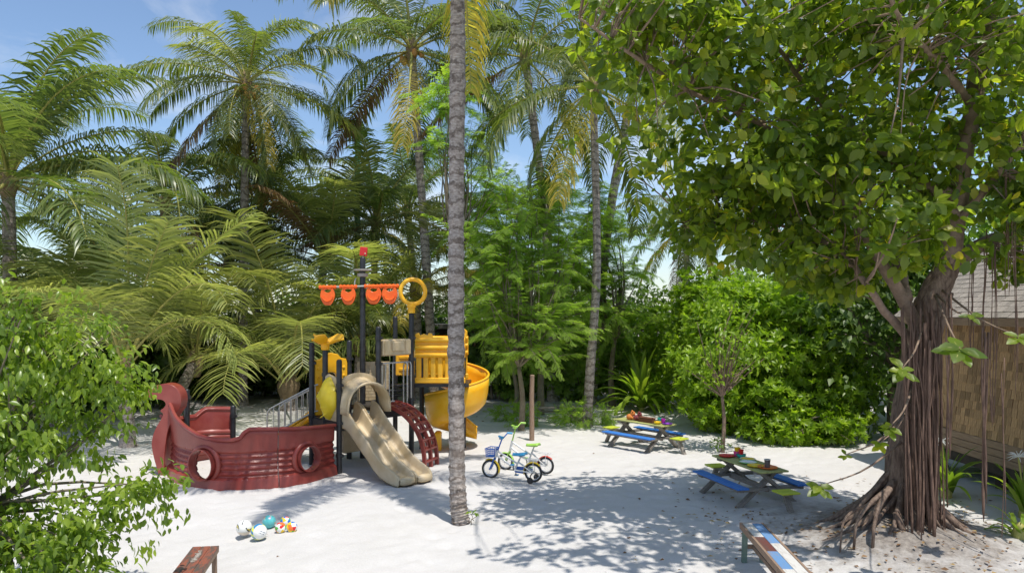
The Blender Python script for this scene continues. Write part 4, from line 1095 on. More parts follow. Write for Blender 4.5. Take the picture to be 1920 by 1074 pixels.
# ------------------------------------------------------------------ children's bicycles
M_TYRE = mat('tyre_rubber', (.02, .02, .02), .8, (.035, .033, .03), 20)
M_RIM = mat('alloy_rim', (.62, .62, .62), .3, metal=.7)
def build_bike(label, front, rear, r, frame_m, fork_m, guard_f, guard_r, seat_m, basket_m, grip_m, stem_z, training, chain_m, seat_z):
    f, b_ = Vector((*front, 0)), Vector((*rear, 0)); d = f - b_; wb = d.length
    t = thing('bicycle', label, 'bicycle', b_.lerp(f, .5), math.atan2(d.y, d.x), 'children\'s bicycles on the sand')
    xf, xr = wb / 2, -wb / 2
    for x in (xf, xr):
        w = MB().torus((x, 0, r), r - .02, .021, (0, 1, 0), 40, 10).build('wheel', M_TYRE, t)
        MB().torus((x, 0, r), r - .043, .010, (0, 1, 0), 40, 8).build('rim', M_RIM, w)
        sp = MB()
        for k in range(16):
            a = 2 * PI * k / 16; sp.tube([(x + .02 * math.cos(a + .6), .02 * (-1) ** k, r + .02 * math.sin(a + .6)), (x + (r - .045) * math.cos(a), 0, r + (r - .045) * math.sin(a))], .0016, 4)
        sp.build('spokes', M_RIM, w); MB().tube([(x, -.045, r), (x, .045, r)], .018, 10).build('hub', M_RIM, w)
    head_b, head_t = Vector((xf - .10, 0, r * 2 + .05)), Vector((xf - .155, 0, stem_z * .70))
    bb = Vector((-.06, 0, r + .02)); st = Vector((-.16, 0, seat_z - .10))
    m = MB(); m.tube([head_b.lerp(head_t, .35), bb + Vector((.0, 0, .03))], .019, 10); m.tube([head_b.lerp(head_t, .85), bb.lerp(st, .6)], .017, 10)
    m.tube([bb, st], .018, 10)
    for y in (-.045, .045): m.tube([bb + Vector((0, y * .4, 0)), (xr, y, r)], .011, 8); m.tube([bb.lerp(st, .75) + Vector((0, y * .3, 0)), (xr, y, r)], .010, 8)
    m.tube([head_b, head_t], .023, 12); m.build('frame', frame_m, t)
    m = MB()
    for y in (-.042, .042): m.tube([head_b + Vector((0, y * .6, .0)), head_b + Vector((.02, y, -.05)), (xf, y, r)], .013, 8)
    m.build('fork', fork_m, t)
    top = head_t + (head_t - head_b).normalized() * (stem_z - head_t.z)
    m = MB(); m.tube([head_t, top], .014, 8)
    m.tube([top + Vector((-.09, -.24, .07)), top + Vector((-.03, -.20, .08)), top + Vector((0, -.08, .01)), top, top + Vector((0, .08, .01)), top + Vector((-.03, .20, .08)), top + Vector((-.09, .24, .07))], .012, 8)
    h = m.build('handlebar', fork_m, t)
    for y in (-1, 1): MB().tube([top + Vector((-.02, y * .20, .08)), top + Vector((-.11, y * .25, .07))], .019, 10).build('grip', grip_m, h)
    MB().box(top + Vector((.01, 0, .015)), (.06, .12, .05), None, .012).build('stem_pad', grip_m, h)
    rows = []
    for i in range(9):
        u = i / 8; w = .035 + .055 * max(0, 1 - u * 1.5) ** .7; zc = seat_z + .03 * (1 - u) ** 2
        rows.append([(-.29 + .26 * u, w * k, zc - .03 * abs(k) ** 2.2) for k in (-1, -.7, -.3, 0, .3, .7, 1)])
    MB().grid(rows).build('seat', seat_m, t, solid=.035)
    MB().tube([st, (-.20, 0, seat_z - .015)], .013, 8).build('seat_post', M_RIM, t)
    def guard(x, a0, a1, m):
        P = []
        for i in range(19):
            a = a0 + (a1 - a0) * i / 18; P.append([(x + (r + .018 - .012 * abs(k)) * math.cos(a), .032 * k, r + (r + .018 - .012 * abs(k)) * math.sin(a)) for k in (-1, -.6, 0, .6, 1)])
        MB().grid(P).build('mudguard', m, t, solid=.006)
    guard(xf, math.radians(60), math.radians(200), guard_f); guard(xr, math.radians(-15), math.radians(135), guard_r)
    MB().prism([(-.30, -.03), (-.12, -.07), (.06, -.06), (.09, .0), (.05, .06), (-.1, .06), (-.30, .035)], .02, None, bb + Vector((-.05, -.055, 0))).build('chain_guard', chain_m, t, bevel=.006)
    for y, a in ((-.085, -1.5), (.085, 1.64)):
        e = bb + Vector((.12 * math.cos(a), y, .12 * math.sin(a))); c = MB().tube([bb + Vector((0, y * .8, 0)), e], .010, 8).build('crank', M_BLACK, t)
        MB().box(e + Vector((0, .04 * (1 if y > 0 else -1), 0)), (.075, .065, .022), None, .006).build('pedal', grip_m, c)
    m = MB(); m.tube([(xr - .12, -.05, r * 2 + .06), (xr + .12, -.05, r * 2 + .07), (st.x, -.02, r * 2 + .10)], .007, 6); m.tube([(xr - .12, .05, r * 2 + .06), (xr + .12, .05, r * 2 + .07), (st.x, .02, r * 2 + .10)], .007, 6)
    for k in range(5): m.tube([(xr - .12 + .06 * k, -.05, r * 2 + .063), (xr - .12 + .06 * k, .05, r * 2 + .063)], .005, 6)
    for y in (-.05, .05): m.tube([(xr, y, r), (xr - .02, y, r * 2 + .06)], .006, 6)
    m.build('rear_rack', frame_m, t)
    if basket_m:
        b = MB(); bc = Vector((xf - .03, 0, stem_z * .74)); W, D0, D1, Hh = .13, .085, .07, .15
        b.tube([bc + Vector((-D0, 0, -.03)), head_t.lerp(top, .15)], .010, 6); b.tube([bc + Vector((-D1 * .5, 0, -Hh)), head_b + Vector((0, 0, .02))], .007, 6)
        for k in range(5):
            z = -Hh + Hh * k / 4; f0 = D1 + (D0 - D1) * k / 4; w0 = W * (.85 + .15 * k / 4)
            b.tube([bc + Vector((a * f0, c * w0, z)) for a, c in ((-1, -1), (1, -1), (1, 1), (-1, 1), (-1, -1))], .005 if k < 4 else .009, 6)
        for a, c in [(-1 + .5 * i, -1) for i in range(5)] + [(-1 + .5 * i, 1) for i in range(5)] + [(1, -.66 + .33 * i) for i in range(5)] + [(-1, -.66 + .33 * i) for i in range(5)]:
            b.tube([bc + Vector((a * D1, c * W * .85, -Hh)), bc + Vector((a * D0, c * W, 0))], .0045, 5)
        b.box(bc + Vector((0, 0, -Hh)), (D1 * 2, W * 1.7, .008)); b.build('basket', basket_m, t)
    if training:
        for y in (-.17, .17):
            w = MB().torus((xr, y, .062), .042, .020, (0, 1, 0), 22, 8).build('training_wheel', M_TYRE, t)
            MB().tube([(xr, y - .015, .062), (xr, y + .015, .062)], .03, 12).build('hub', M_BLACK, w); MB().tube([(xr, y * .35, r), (xr, y * .9, r * .8), (xr, y * .93, .062)], .010, 6).build('stay', M_BLACK, w)
    return t
B_WH, B_BL = mat('bike_white', (.72, .71, .68), .3, coat=.3), mat('bike_blue', (.02, .13, .5), .35, coat=.3)
B_LB, B_LG, B_RD = mat('bike_sky_blue', (.05, .35, .62), .4), mat('bike_lime', (.35, .60, .10), .4), mat('bike_red', (.60, .06, .035), .35, coat=.3)
build_bike('white and blue child\'s bicycle with blue basket, yellow mudguards and training wheels', (-.41, 14.05), (.395, 13.72), .178, B_WH, B_BL, C_YEL, C_YEL, B_LB, B_BL, B_LB, .78, True, B_BL, .50)
build_bike('white child\'s bicycle with lime handlebar and red rear mudguard, the one behind', (-.13, 14.78), (.66, 14.40), .17, B_WH, B_LG, B_LG, B_RD, B_LG, None, B_LG, .86, False, B_WH, .55)
# ------------------------------------------------------------------ palms
def frond_mesh(name, L, a0, bend, leaf_len, droop, seed, leafm, nl=84, wid=.041, pet=.14, lift=.25, ex=1.35):
    rg = np.random.default_rng(seed); N = 40
    t = np.linspace(0, 1, N); ang = np.radians(a0 - bend * t ** ex); sway = np.radians(rg.uniform(-14, 14)) * t ** 1.5
    seg = L / (N - 1); dx = np.cos(ang) * np.cos(sway) * seg; dy = np.cos(ang) * np.sin(sway) * seg; dz = np.sin(ang) * seg
    R = np.stack([np.concatenate([[0], np.cumsum(dx[:-1])]), np.concatenate([[0], np.cumsum(dy[:-1])]), np.concatenate([[0], np.cumsum(dz[:-1])])], 1)
    V_, T_, VAR, MI = [], [], [], []
    # rachis: triangular section
    n0 = 0
    for i in range(0, N, 3):
        w = (.05 * (1 - t[i]) ** 1.2 + .007) * (1.5 if i == 0 else 1); tg = np.array([np.cos(ang[i]), 0, np.sin(ang[i])]); up = np.array([-np.sin(ang[i]), 0, np.cos(ang[i])])
        V_ += [R[i] + np.array([0, w, 0]) + up * w * .3, R[i] - up * w * .7, R[i] + np.array([0, -w, 0]) + up * w * .3]; VAR += [.5] * 3
    m = len(V_) // 3
    for i in range(m - 1):
        for k in range(3):
            a, b, c, d = i * 3 + k, i * 3 + (k + 1) % 3, (i + 1) * 3 + (k + 1) % 3, (i + 1) * 3 + k
            T_ += [(a, b, c), (a, c, d)]; MI += [1, 1]
    for k in range(nl):
        u = k / (nl - 1); s = pet + (1 - pet) * u ** .95
        for sg in (-1, 1):
            s_ = min(.999, s + rg.uniform(-.004, .004)); f = s_ * (N - 1); i = min(int(f), N - 2); fr = f - i
            p = R[i] * (1 - fr) + R[i + 1] * fr; A = ang[i]; tg = np.array([np.cos(A), 0, np.sin(A)]); up = np.array([-np.sin(A), 0, np.cos(A)]); lat = np.array([0, sg, 0.])
            ln = leaf_len * (.50 + .50 * math.sin(PI * min(1, .15 + .72 * u)) ** .8) * (1 - .28 * u ** 4) * rg.uniform(.72, 1.12)
            fw = .30 + .55 * u ** 2.2 + rg.normal(0, .08)
            d0 = lat * 1.0 + tg * fw + up * (lift * (1 - .5 * u) + rg.normal(0, .09)); d0 /= np.linalg.norm(d0)
            g = droop * rg.uniform(.4, 1.5)
            d1 = d0 + np.array([0, 0, -g * .55]); d1 /= np.linalg.norm(d1)
            d2 = d0 + np.array([0, 0, -g * 1.35]); d2 /= np.linalg.norm(d2)
            wv = np.cross(d0, up) ; wv /= np.linalg.norm(wv) + 1e-9
            wv = wv * math.cos(.5) + up * math.sin(.5) * rg.uniform(.2, 1.2) * sg * 1.0; wv /= np.linalg.norm(wv)
            w = wid * (.75 + .35 * math.sin(PI * u)) / 2
            q0 = p; q1 = q0 + d0 * ln * .34; q2 = q1 + d1 * ln * .36; q3 = q2 + d2 * ln * .32
            b = len(V_); V_ += [q0 - wv * w * .55, q0 + wv * w * .55, q1 - wv * w, q1 + wv * w, q2 - wv * w * .75, q2 + wv * w * .75, q3]
            T_ += [(b, b + 1, b + 3), (b, b + 3, b + 2), (b + 2, b + 3, b + 5), (b + 2, b + 5, b + 4), (b + 4, b + 5, b + 6)]; MI += [0] * 5
            v = rg.uniform(0, .75); VAR += [v, v, v, v, min(1, v + .1), min(1, v + .1), min(1, v + .35)]
    return raw_mesh(name, np.array(V_), np.array(T_), [leafm, M_RACHIS], np.array(VAR), midx=MI)
FRC = {}
def frond(kind, e, seed):
    """frond mesh of a kind for elevation e, shared between palms"""
    mt, leaf_len, droop, bend, lift = {
        'g': (FR_G, .98, 1.6, 86, .20), 'b': (FR_B, 1.0, 1.2, 66, .28), 'y': (FR_Y, 1.25, .50, 72, .26), 'o': (FR_O, .9, 1.8, 66, .1), 'd': (FR_D, .8, 1.6, 35, 0.)}[kind]
    e = int(round(e / 9.0)) * 9; key = (kind, e, seed % 4 if kind == 'y' else seed % 2)
    if key not in FRC: FRC[key] = frond_mesh('frond', 4.5, e, (38, 78, 112, 140)[seed % 4] if kind == 'y' else bend * (1.0 if e > 30 else .75) + 10 * (seed % 2), leaf_len, droop + (.5 if e < 0 else 0), e * 7 + seed % 4 + 900, mt, nl=54 if kind == 'y' else 84, wid=.050 if kind == 'y' else .047, lift=lift, ex=1.6 if kind == 'y' else 1.5, pet=.22 if kind == 'y' else .14)
    return FRC[key]
def trunk_mesh(pts, r0, r1, step, seed, flare=1.5, sides=14, ring=.055):
    rg = random.Random(seed); L = sum((Vector(b) - Vector(a)).length for a, b in zip(pts, pts[1:])); n = max(8, int(L / step))
    P = smooth_path(pts, n); rad = []
    ph = 0
    for i in range(n):
        u = i / (n - 1); r = r0 + (r1 - r0) * u; z = u * L
        r *= 1 + (flare - 1) * math.exp(-z / .35)
        r *= 1 + ring * (((i * 7) // 10 % 3 == 0) - .3) * rg.uniform(.2, 1.3) + .03 * math.sin(z * 2.3 + seed); rad.append(r)
    b = MB().tube(P, rad, sides)
    b.v = [(x + rg.uniform(-1, 1) * r0 * .03, y + rg.uniform(-1, 1) * r0 * .03, z) for x, y, z in b.v]
    return b.mesh('trunk', M_PALMBARK, 'all')
def palm(label, base, top, kinds='g', n=22, size=4.5, e0=80, e1=-32, r0=.16, r1=.12, seed=1, trunk=True, group='coconut palms', step=.10, az0=0.0, mid=None, cocos=0, extra=(), sides=12, name='palm_tree', old='o', flare=1.5, ring=.055):
    t = thing(name, label, 'palm', (base[0], base[1], 0), 0, group)
    tx, ty, tz = top[0] - base[0], top[1] - base[1], top[2]
    if trunk:
        md = mid or (tx * .35, ty * .35, tz * .5)
        link('trunk', trunk_mesh([(0, 0, -.15)] + (md if isinstance(md, list) else [md]) + [(tx, ty, tz)], r0, r1, step, seed, flare, sides, ring), t)
    MB().lathe((tx, ty, tz), [(r1 * 1.0, -.45), (r1 * 1.5, -.15), (r1 * 1.7, .05), (r1 * 1.2, .3), (.04, .55), (.001, .6)], 14).build('leaf_sheath', M_SHEATH, t)
    rg = random.Random(seed)
    for i in range(n):
        u = (i + .5) / n; e = e0 + (e1 - e0) * u ** .85 + rg.uniform(-7, 7); a = az0 + i * 2.39996 + rg.uniform(-.2, .2)
        k = kinds[rg.randrange(len(kinds))]
        if u > .86 and old: k = (old if rg.random() < .7 else 'd') if rg.random() < .75 else k
        s = size / 4.5 * rg.uniform(.72 if 'y' in kinds else .86, 1.10) * (.8 if u < .1 else 1)
        link('frond', frond(k, e, rg.randrange(4)), t, (tx + .06 * math.cos(a), ty + .06 * math.sin(a), tz + .18 - .25 * u), (rg.uniform(-.18, .18), 0, a), (s, s, s))
    for (a, e, k, sc) in extra:
        s = size / 4.5 * sc; link('frond', frond(k, e, int(abs(a)) % 4), t, (tx, ty, tz), (0, 0, math.radians(a)), (s, s, s))
    for i in range(cocos):
        a = rg.uniform(0, 6.28); rr = .16 + rg.uniform(0, .12)
        MB().lathe((tx + math.cos(a) * rr * 1.5, ty + math.sin(a) * rr * 1.5, tz - .12 - rg.uniform(0, .35)), [(.001, -.14), (.07, -.11), (.11, 0), (.085, .10), (.001, .14)], 10).build('coconut', M_COCO, t)
    return t
# foreground trunk in the middle of the sand; its crown is above the picture
tb = G(866, 976)
def P_(px, py, d): return V(px, py, d)
palm('tall grey ringed palm trunk in front of the yellow spiral slide', tb, (-.86, 11.35, 9.9), 'g', 13, 3.7, 70, -30, .128, .112, 11, step=.045, sides=20, mid=[(-.075, .03, .75), (-.09, .05, 4.2), (-.07, .1, 7.5)], flare=1.3, ring=.13, extra=((-60, -25, 'o', .9),), az0=.4)
palm('tall palm with coconuts standing clear against the blue sky', (-9.1, 25), P_(462, 160, 25), 'ggyg', 36, 4.15, 86, -60, seed=3, cocos=16)
palm('tall palm behind the ring finial with a slim grey trunk', (-2.7, 25.8), P_(772, 95, 25.8), 'ggb', 24, 4.8, 80, -35, .17, .13, 5, mid=(-.30, 0, 5), cocos=6)
palm('leaning palm with brown trunk beside the far picnic table', G(1100, 800), P_(1112, 165, 20.8), 'ggb', 18, 4.4, 80, -48, .14, .10, 7, mid=[(.10, 0, 1.6), (.28, 0, 4.6)], step=.08, extra=((10, -30, 'o', .8),))
palm('palm crown high behind the feathery trees, trunk half hidden', (1.44, 26), P_(985, 110, 26), 'ggb', 18, 4.6, 80, -38, .17, .13, 9, mid=(-.25, 0, 6))
palm('palm rising behind the leaning palm at the top of the picture', (2.75, 25.8), P_(1215, 25, 25), 'gb', 13, 4.6, 80, -40, .17, .13, 10)
palm('distant palm seen in the gap left of the banyan', (8.5, 36), P_(1287, 425, 36), 'gb', 20, 4.3, 75, -50, .17, .13, 13)
palm('distant palm half hidden by banyan leaves', (10.6, 33), P_(1405, 400, 33), 'gb', 20, 3.8, 80, -40, .17, .13, 14)
palm('big palm with upright dark fronds at the left edge', (-12.3, 18.2), P_(15, 340, 18.2), 'bbg', 26, 4.9, 89, -38, .17, .14, 15, extra=((20, 45, 'b', .85), (-12, 20, 'g', .8), (-25, 70, 'b', 1.0), (-5, 63, 'b', 1.0), (-60, 30, 'g', .8), (-100, 20, 'g', .8)), old=None)
palm('young palm with broad yellow-green fronds left of the ship', G(240, 836), P_(232, 690, 17.3), 'y', 11, 4.3, 88, 45, .16, .13, 17, extra=((-40, 63, 'y', 1.0), (0, 63, 'y', 1.1), (-75, 63, 'y', .95), (190, 63, 'y', 1.05), (-15, 54, 'y', .9), (170, 72, 'y', 1.1)), old=None, step=.07)
palm('young palm with long arching fronds from the ground behind the ship', (-7.27, 24.0), P_(541, 725, 24.0), 'yyyg', 17, 5.7, 88, 45, .24, .22, 19, old=None, flare=1.2)
palm('small stout palm with short fronds behind the ship bow', (-10.1, 26.8), P_(445, 690, 26.8), 'yg', 12, 2.8, 84, 30, .24, .20, 21, old=None, flare=1.15)
palm('mid-height palm behind the mast top, upright crown', (-5.7, 30), P_(705, 420, 30), 'bbg', 22, 4.6, 86, -15, .17, .13, 23)
palm('mid-height palm right of the green mast', (-4.2, 33), P_(765, 400, 33), 'bg', 22, 4.6, 86, -20, .17, .13, 25)
palm('dark palm below the coconut palm crown', (-9.6, 29), P_(490, 375, 29), 'bbg', 24, 4.6, 80, -45, .17, .13, 27)
palm('palm with horizontal fronds left of the coconut palm', (-11.8, 25), P_(310, 385, 25), 'gbg', 20, 4.6, 72, -30, .17, .13, 29)
palm('palm filling the gap between mast and left fronds', (-7.6, 28), P_(610, 480, 28), 'yyg', 18, 4.8, 86, 20, .18, .15, 33)
palm('low palm behind the ring finial with yellowing fronds', (-3.4, 27), P_(780, 545, 27), 'yyo', 16, 4.2, 75, -10, .18, .15, 35)
palm('low dark palm behind the ship deck', (-8.9, 29), P_(430, 500, 29), 'gyb', 18, 4.6, 84, 5, .18, .15, 37)
palm('low palm at the far left behind the foreground bush', (-14.0, 24), P_(165, 545, 24), 'gb', 18, 4.4, 80, -20, .18, .15, 39)

palm('bright young palm behind the left bush, fronds arching to the left edge', (-12.2, 19.5), P_(75, 690, 19.5), 'yyyg', 12, 4.6, 88, 50, .18, .16, 41, old=None)
palm('bright young palm between the left bush and the ship bow', (-9.9, 21.5), P_(365, 680, 23.5), 'yyyg', 11, 5.2, 88, 50, .18, .16, 43, old=None)
palm('bright palm right behind the mast with low fronds', (-5.2, 25), P_(675, 650, 25.5), 'yyyg', 12, 4.8, 88, 45, .18, .15, 47, old=None)
# ------------------------------------------------------------------ broadleaf trees and shrubs
def limbs_to(b, foot, targets, r0, r1, rg, n=7, sag=.15, sides=6):
    for tgt in targets:
        f = Vector(foot); q = Vector(tgt); m1 = f.lerp(q, .4) + Vector((rg.uniform(-.1, .1), rg.uniform(-.1, .1), rg.uniform(0, sag))) * (q - f).length
        P = smooth_path([f, m1, q], n); b.tube(P, [r0 + (r1 - r0) * i / (n - 1) for i in range(n)], sides, False)
def tree(name, label, cat, base, ells, nclus, per, spread, tmpl, leafm, lsize, seed, trunk_h=1.0, r0=.09, droop=.2, outw=.7, flat=.8, shell=.5, nl=14, group=None, bark=M_TWIG, lean=(0, 0), stems=1, big=0, big_mesh=None):
    t = thing(name, label, cat, (base[0], base[1], 0), 0, group); rg = random.Random(seed)
    E = [(e[0] - base[0], e[1] - base[1], *e[2:]) for e in ells]
    ra, pos, d, up, var, cl = crown_arrays(seed, E, nclus, per, spread, droop, outw, flat, shell)
    sc = lsize * ra.uniform(.65, 1.2, len(pos))
    fork = Vector((lean[0], lean[1], trunk_h))
    for s in range(stems):
        off = Vector((rg.uniform(-.25, .25), rg.uniform(-.2, .2), 0)) * (stems > 1)
        P = smooth_path([Vector((0, 0, -.12)) + off, Vector((lean[0] * .4 + rg.uniform(-.05, .05), lean[1] * .4, trunk_h * .55)) + off * 1.4, fork + off * 1.2], 12)
        b = MB().tube(P, [r0 * (1.25 - .5 * i / 11) * (1.25 if i == 0 else 1) for i in range(12)], 10); b.build('trunk', bark, t, 'all')
    b = MB(); tg = [cl[k] for k in np.linspace(0, len(cl) - 1, nl).astype(int)]
    limbs_to(b, fork, tg, r0 * .55, .006, rg); b.build('branches', bark, t, 'all')
    if big:                                              # the leaves nearest the viewer are objects of their own
        dist = pos[:, 1] + base[1]; o = np.argsort(dist)[:big]; F = frames(d[o], up[o]); msk = np.ones(len(pos), bool); msk[o] = False
        vb = np.digitize(var[o], np.linspace(0, 1, len(big_mesh) + 1)[1:-1])
        for k, i in enumerate(o):
            M = Matrix(F[k].tolist()).to_4x4(); ob = bpy.data.objects.new('leaf', big_mesh[vb[k]]); COL.objects.link(ob); ob.parent = t
            ob.matrix_local = Matrix.Translation(pos[i]) @ M @ Matrix.Scale(float(sc[i]), 4)
        pos, d, up, var, sc = pos[msk], d[msk], up[msk], var[msk], sc[msk]
    c = link('crown', stamp('crown', tmpl, pos, d, up, sc, var, leafm), t); tag(c, kind='stuff')
    return t
def feathery(label, base, ells, nbr, leafm, lsize, seed, trunk_h, r0, group, name='feathery_tree', cat='tree', blen=1.0, nleaf=12, tm=None, bark=M_TWIG):
    """airy tree: drooping branchlets carry compound leaves in two flat rows"""
    t = thing(name, label, cat, (base[0], base[1], 0), 0, group); rg = np.random.default_rng(seed); pr = random.Random(seed)
    E = [(e[0] - base[0], e[1] - base[1], *e[2:]) for e in ells]
    c, nrm = in_ellipsoids(rg, E, nbr, .25); out = nrm * np.array([1, 1, .45]) + rg.normal(size=c.shape) * .35; out[:, 2] += .15; out /= np.linalg.norm(out, axis=1, keepdims=True)
    L = blen * rg.uniform(.6, 1.15, nbr); pos, d, up, var, sc = [], [], [], [], []; tw = MB(); cv = rg.random(nbr)
    for k in range(nbr):
        o = out[k]; side = np.cross(o, (0, 0, 1.)); side /= np.linalg.norm(side) + 1e-6; P = []
        for i in range(nleaf):
            u = i / (nleaf - 1); p = c[k] + o * L[k] * (u - .45) + np.array([0, 0, -.20 * L[k] * u * u]); P.append(p)
            tg = o + np.array([0, 0, -.40 * u])
            for sg in (-1, 1):
                if rg.random() < .10: continue
                pos.append(p); d.append(side * sg * (1 - .5 * u) + tg * (.45 + .5 * u) + rg.normal(size=3) * .14 + np.array([0, 0, -.12])); up.append(np.array([0, 0, 1.]) + rg.normal(size=3) * .3)
                var.append(min(1, cv[k] * .6 + rg.random() * .4)); sc.append(lsize * (1.05 - .45 * u) * rg.uniform(.75, 1.15))
        tw.tube(P[::2], [.009, .008, .006, .005, .003][:len(P[::2])] + [.003] * max(0, len(P[::2]) - 5), 4, False)
    pos, d, up, var, sc = map(np.array, (pos, d, up, var, sc)); ok = pos[:, 2] > .25 if trunk_h > .5 else pos[:, 2] > .03
    P = smooth_path([(0, 0, -.12), (pr.uniform(-.06, .06), 0, trunk_h * .5), (pr.uniform(-.1, .1), 0, trunk_h)], 12); MB().tube(P, [r0 * (1.2 - .5 * i / 11) for i in range(12)], 10).build('trunk', bark, t, 'all')
    b = MB(); limbs_to(b, P[-1], [c[k] - out[k] * L[k] * .45 for k in range(0, nbr, max(1, nbr // 34))], r0 * .5, .007, pr); b.build('branches', bark, t, 'all')
    tag(tw.build('twigs', bark, t, 'all'), kind='stuff')
    tag(link('crown', stamp('crown', tm or PINNATE, pos[ok], d[ok], up[ok], sc[ok], var[ok], leafm), t), kind='stuff')
    return t
def leaf_set(tmpl, m, n=5):
    return [raw_mesh('leaf', tmpl[0], tmpl[1], m, np.full(len(tmpl[0]), (k + .5) / n)) for k in range(n)]

# foreground bush on the left: small glossy drooping leaves
tree('leafy_bush', 'bright green glossy-leaved bush filling the lower left foreground', 'bush', (-5.6, 7.6),
     [(-5.0, 7.7, 2.75, .95, .8, .62), (-4.35, 7.8, 2.35, .62, .6, .5), (-5.2, 7.3, 2.0, .8, .7, .6), (-4.75, 7.9, 1.75, .6, .5, .35), (-5.1, 7.2, .95, .95, .7, .55), (-4.3, 7.5, 1.15, .85, .5, .26), (-3.85, 7.6, 1.36, .45, .3, .16), (-4.5, 6.9, .62, .8, .5, .38), (-5.3, 7.6, 3.1, .5, .6, .4), (-4.9, 7.0, .7, .9, .5, .6), (-4.2, 7.3, .85, .6, .4, .32)],
     410, 28, .095, LEAF_MID, M_LEAF_BUSH, .095, 101, 1.0, .05, droop=.8, outw=.5, flat=.9, shell=.2, nl=70, stems=3, big=300, big_mesh=leaf_set(LEAF_MID, M_LEAF_BUSH))

# feathery trees in the middle
FG = 'feathery trees in the middle of the planting'
b1 = G(977, 808); x1 = b1[0]
feathery('feathery dark green tree with its trunk just left of the timber post', b1, [(x1 - .1, 19.7, 4.5, 1.2, 1.1, 1.0), (x1 - .5, 19.5, 3.2, 1.1, 1.0, .8), (x1 + .65, 19.6, 3.0, 1.1, 1.0, .8), (x1 + .1, 19.4, 2.1, 1.2, .9, .5), (x1 + .2, 20, 5.8, .9, .9, .8), (x1 - .6, 20, 5.2, .9, .8, .8), (x1 + 1.1, 19.9, 4.4, .8, .8, .8)], 240, M_LEAF_FEATHER, .27, 111, 1.7, .075, FG)
feathery('taller feathery light green tree top right of the foreground palm trunk', (.9, 23), [(.6, 23, 6.2, 1.2, 1.1, .8), (1.9, 22.8, 5.3, 1.2, 1.1, .9), (.2, 22.5, 4.4, 1.1, 1.0, .8), (1.6, 22.8, 3.6, 1.3, 1.0, .9), (-.6, 22.9, 6.6, 1.0, .9, .9), (1.3, 23, 7.2, .9, .9, .7)], 225, M_LEAF_FEATHERL, .29, 112, 2.4, .10, FG, blen=1.15)
feathery('bright green feathery tree right of the leaning palm trunk', (3.4, 25), [(3.3, 25, 5.8, 1.2, 1.1, .9), (2.4, 25, 4.4, 1.4, 1.1, 1.0), (3.7, 25, 4.4, 1.0, 1.0, .9), (3.2, 24.6, 3.1, 1.5, 1.0, .9), (3.0, 25.2, 6.9, .6, .7, .6)], 245, M_LEAF_FEATHERL, .30, 113, 2.2, .10, FG, blen=1.1)
feathery('tall slender feathery tree against the sky behind the foreground palm', (-1.55, 21.5), [(-1.9, 21.4, 9.4, .9, .8, .9), (-1.3, 21.5, 8.0, 1.0, .9, .9), (-2.1, 21.3, 8.2, .7, .7, .6), (-.7, 21.4, 6.9, .9, .8, .8), (-1.4, 21.4, 5.6, .8, .8, .8)], 115, M_LEAF_FEATHERL, .27, 114, 4.6, .07, FG, blen=1.0)
feathery('tall feathery tree in the far middle behind the others', (.2, 29), [(-.6, 29, 5.4, 1.6, 1.2, 1.3), (1.2, 29, 6.2, 1.5, 1.2, 1.3), (.3, 29, 3.6, 2.0, 1.2, 1.3), (2.4, 29, 4.6, 1.3, 1.1, 1.2), (-1.8, 29.3, 4.0, 1.3, 1.1, 1.2), (-.3, 29, 7.4, 1.5, 1.2, 1.2), (1.6, 29, 8.0, 1.3, 1.2, 1.0), (3.4, 29, 6.4, 1.2, 1.1, 1.0)], 360, M_LEAF_FEATHERL, .38, 116, 2.2, .10, FG, blen=1.3, tm=PINNATE_LOW)
feathery('low feathery tree directly behind the spiral slide', (.1, 22.5), [(-.6, 22.4, 3.0, 1.0, .9, .9), (.5, 22.4, 2.2, 1.2, .9, .6), (-.2, 22.6, 4.3, .9, .8, .8), (-1.0, 23, 5.0, .7, .7, .9)], 175, M_LEAF_FEATHER, .27, 115, 1.4, .07, FG)
# small feathery weeds round the leaning palm's foot
for i, (px, py, s) in enumerate(((1082, 801, .55), (1066, 792, .35), (1128, 796, .4), (948, 790, .35), (985, 800, .4))):
    x, y = G(px, py)
    tree('feathery_weed', ['ferny seedling in front of the leaning palm foot', 'ferny seedling left of the leaning palm foot', 'ferny seedling right of the leaning palm foot', 'ferny seedling left of the post under the trees', 'ferny seedling at the foot of the feathery tree'][i], 'seedling', (x, y),
         [(x, y, .28 * s / .4, s, s * .7, .25)], 26, 5, .10, PINNATE_LOW, M_LEAF_FEATHER, .26, 130 + i, .15, .015, droop=.1, outw=.9, shell=.2, group='ferny seedlings on the sand', nl=8)

# hedge of broad-leaved shrubs on the right
HG = 'broad-leaved shrubs along the right'
def shrub(label, ells, nclus, seed, leafm=None, size=.21, tm=None, group=HG, per=3, spread=.14, base=None, name='broadleaf_shrub', shell=.55):
    e = ells[0]; base = base or (e[0], e[1])
    return tree(name, label, 'shrub', base, ells, nclus, per, spread, tm or ROSE, leafm or M_LEAF_HEDGE, size, seed, .5, .05, droop=-.25, outw=1.0, flat=.6, shell=shell, nl=26, group=group, stems=3)
shrub('bright green shrub mound just left of the hut behind the near table', [(7.3, 19.3, 1.9, 1.3, 1.3, 1.7), (6.6, 18.6, .8, 1.0, .9, .8), (7.6, 18.7, .8, .9, .9, .75), (7.2, 19.8, 3.2, 1.1, 1.2, .8)], 900, 141)
shrub('broad-leaved shrub behind the slender sapling', [(5.7, 19.8, 1.6, 1.2, 1.2, 1.5), (5.35, 19.3, .7, .8, .7, .6), (5.9, 20.2, 3.0, 1.0, 1.0, .8)], 850, 142, None, .20)
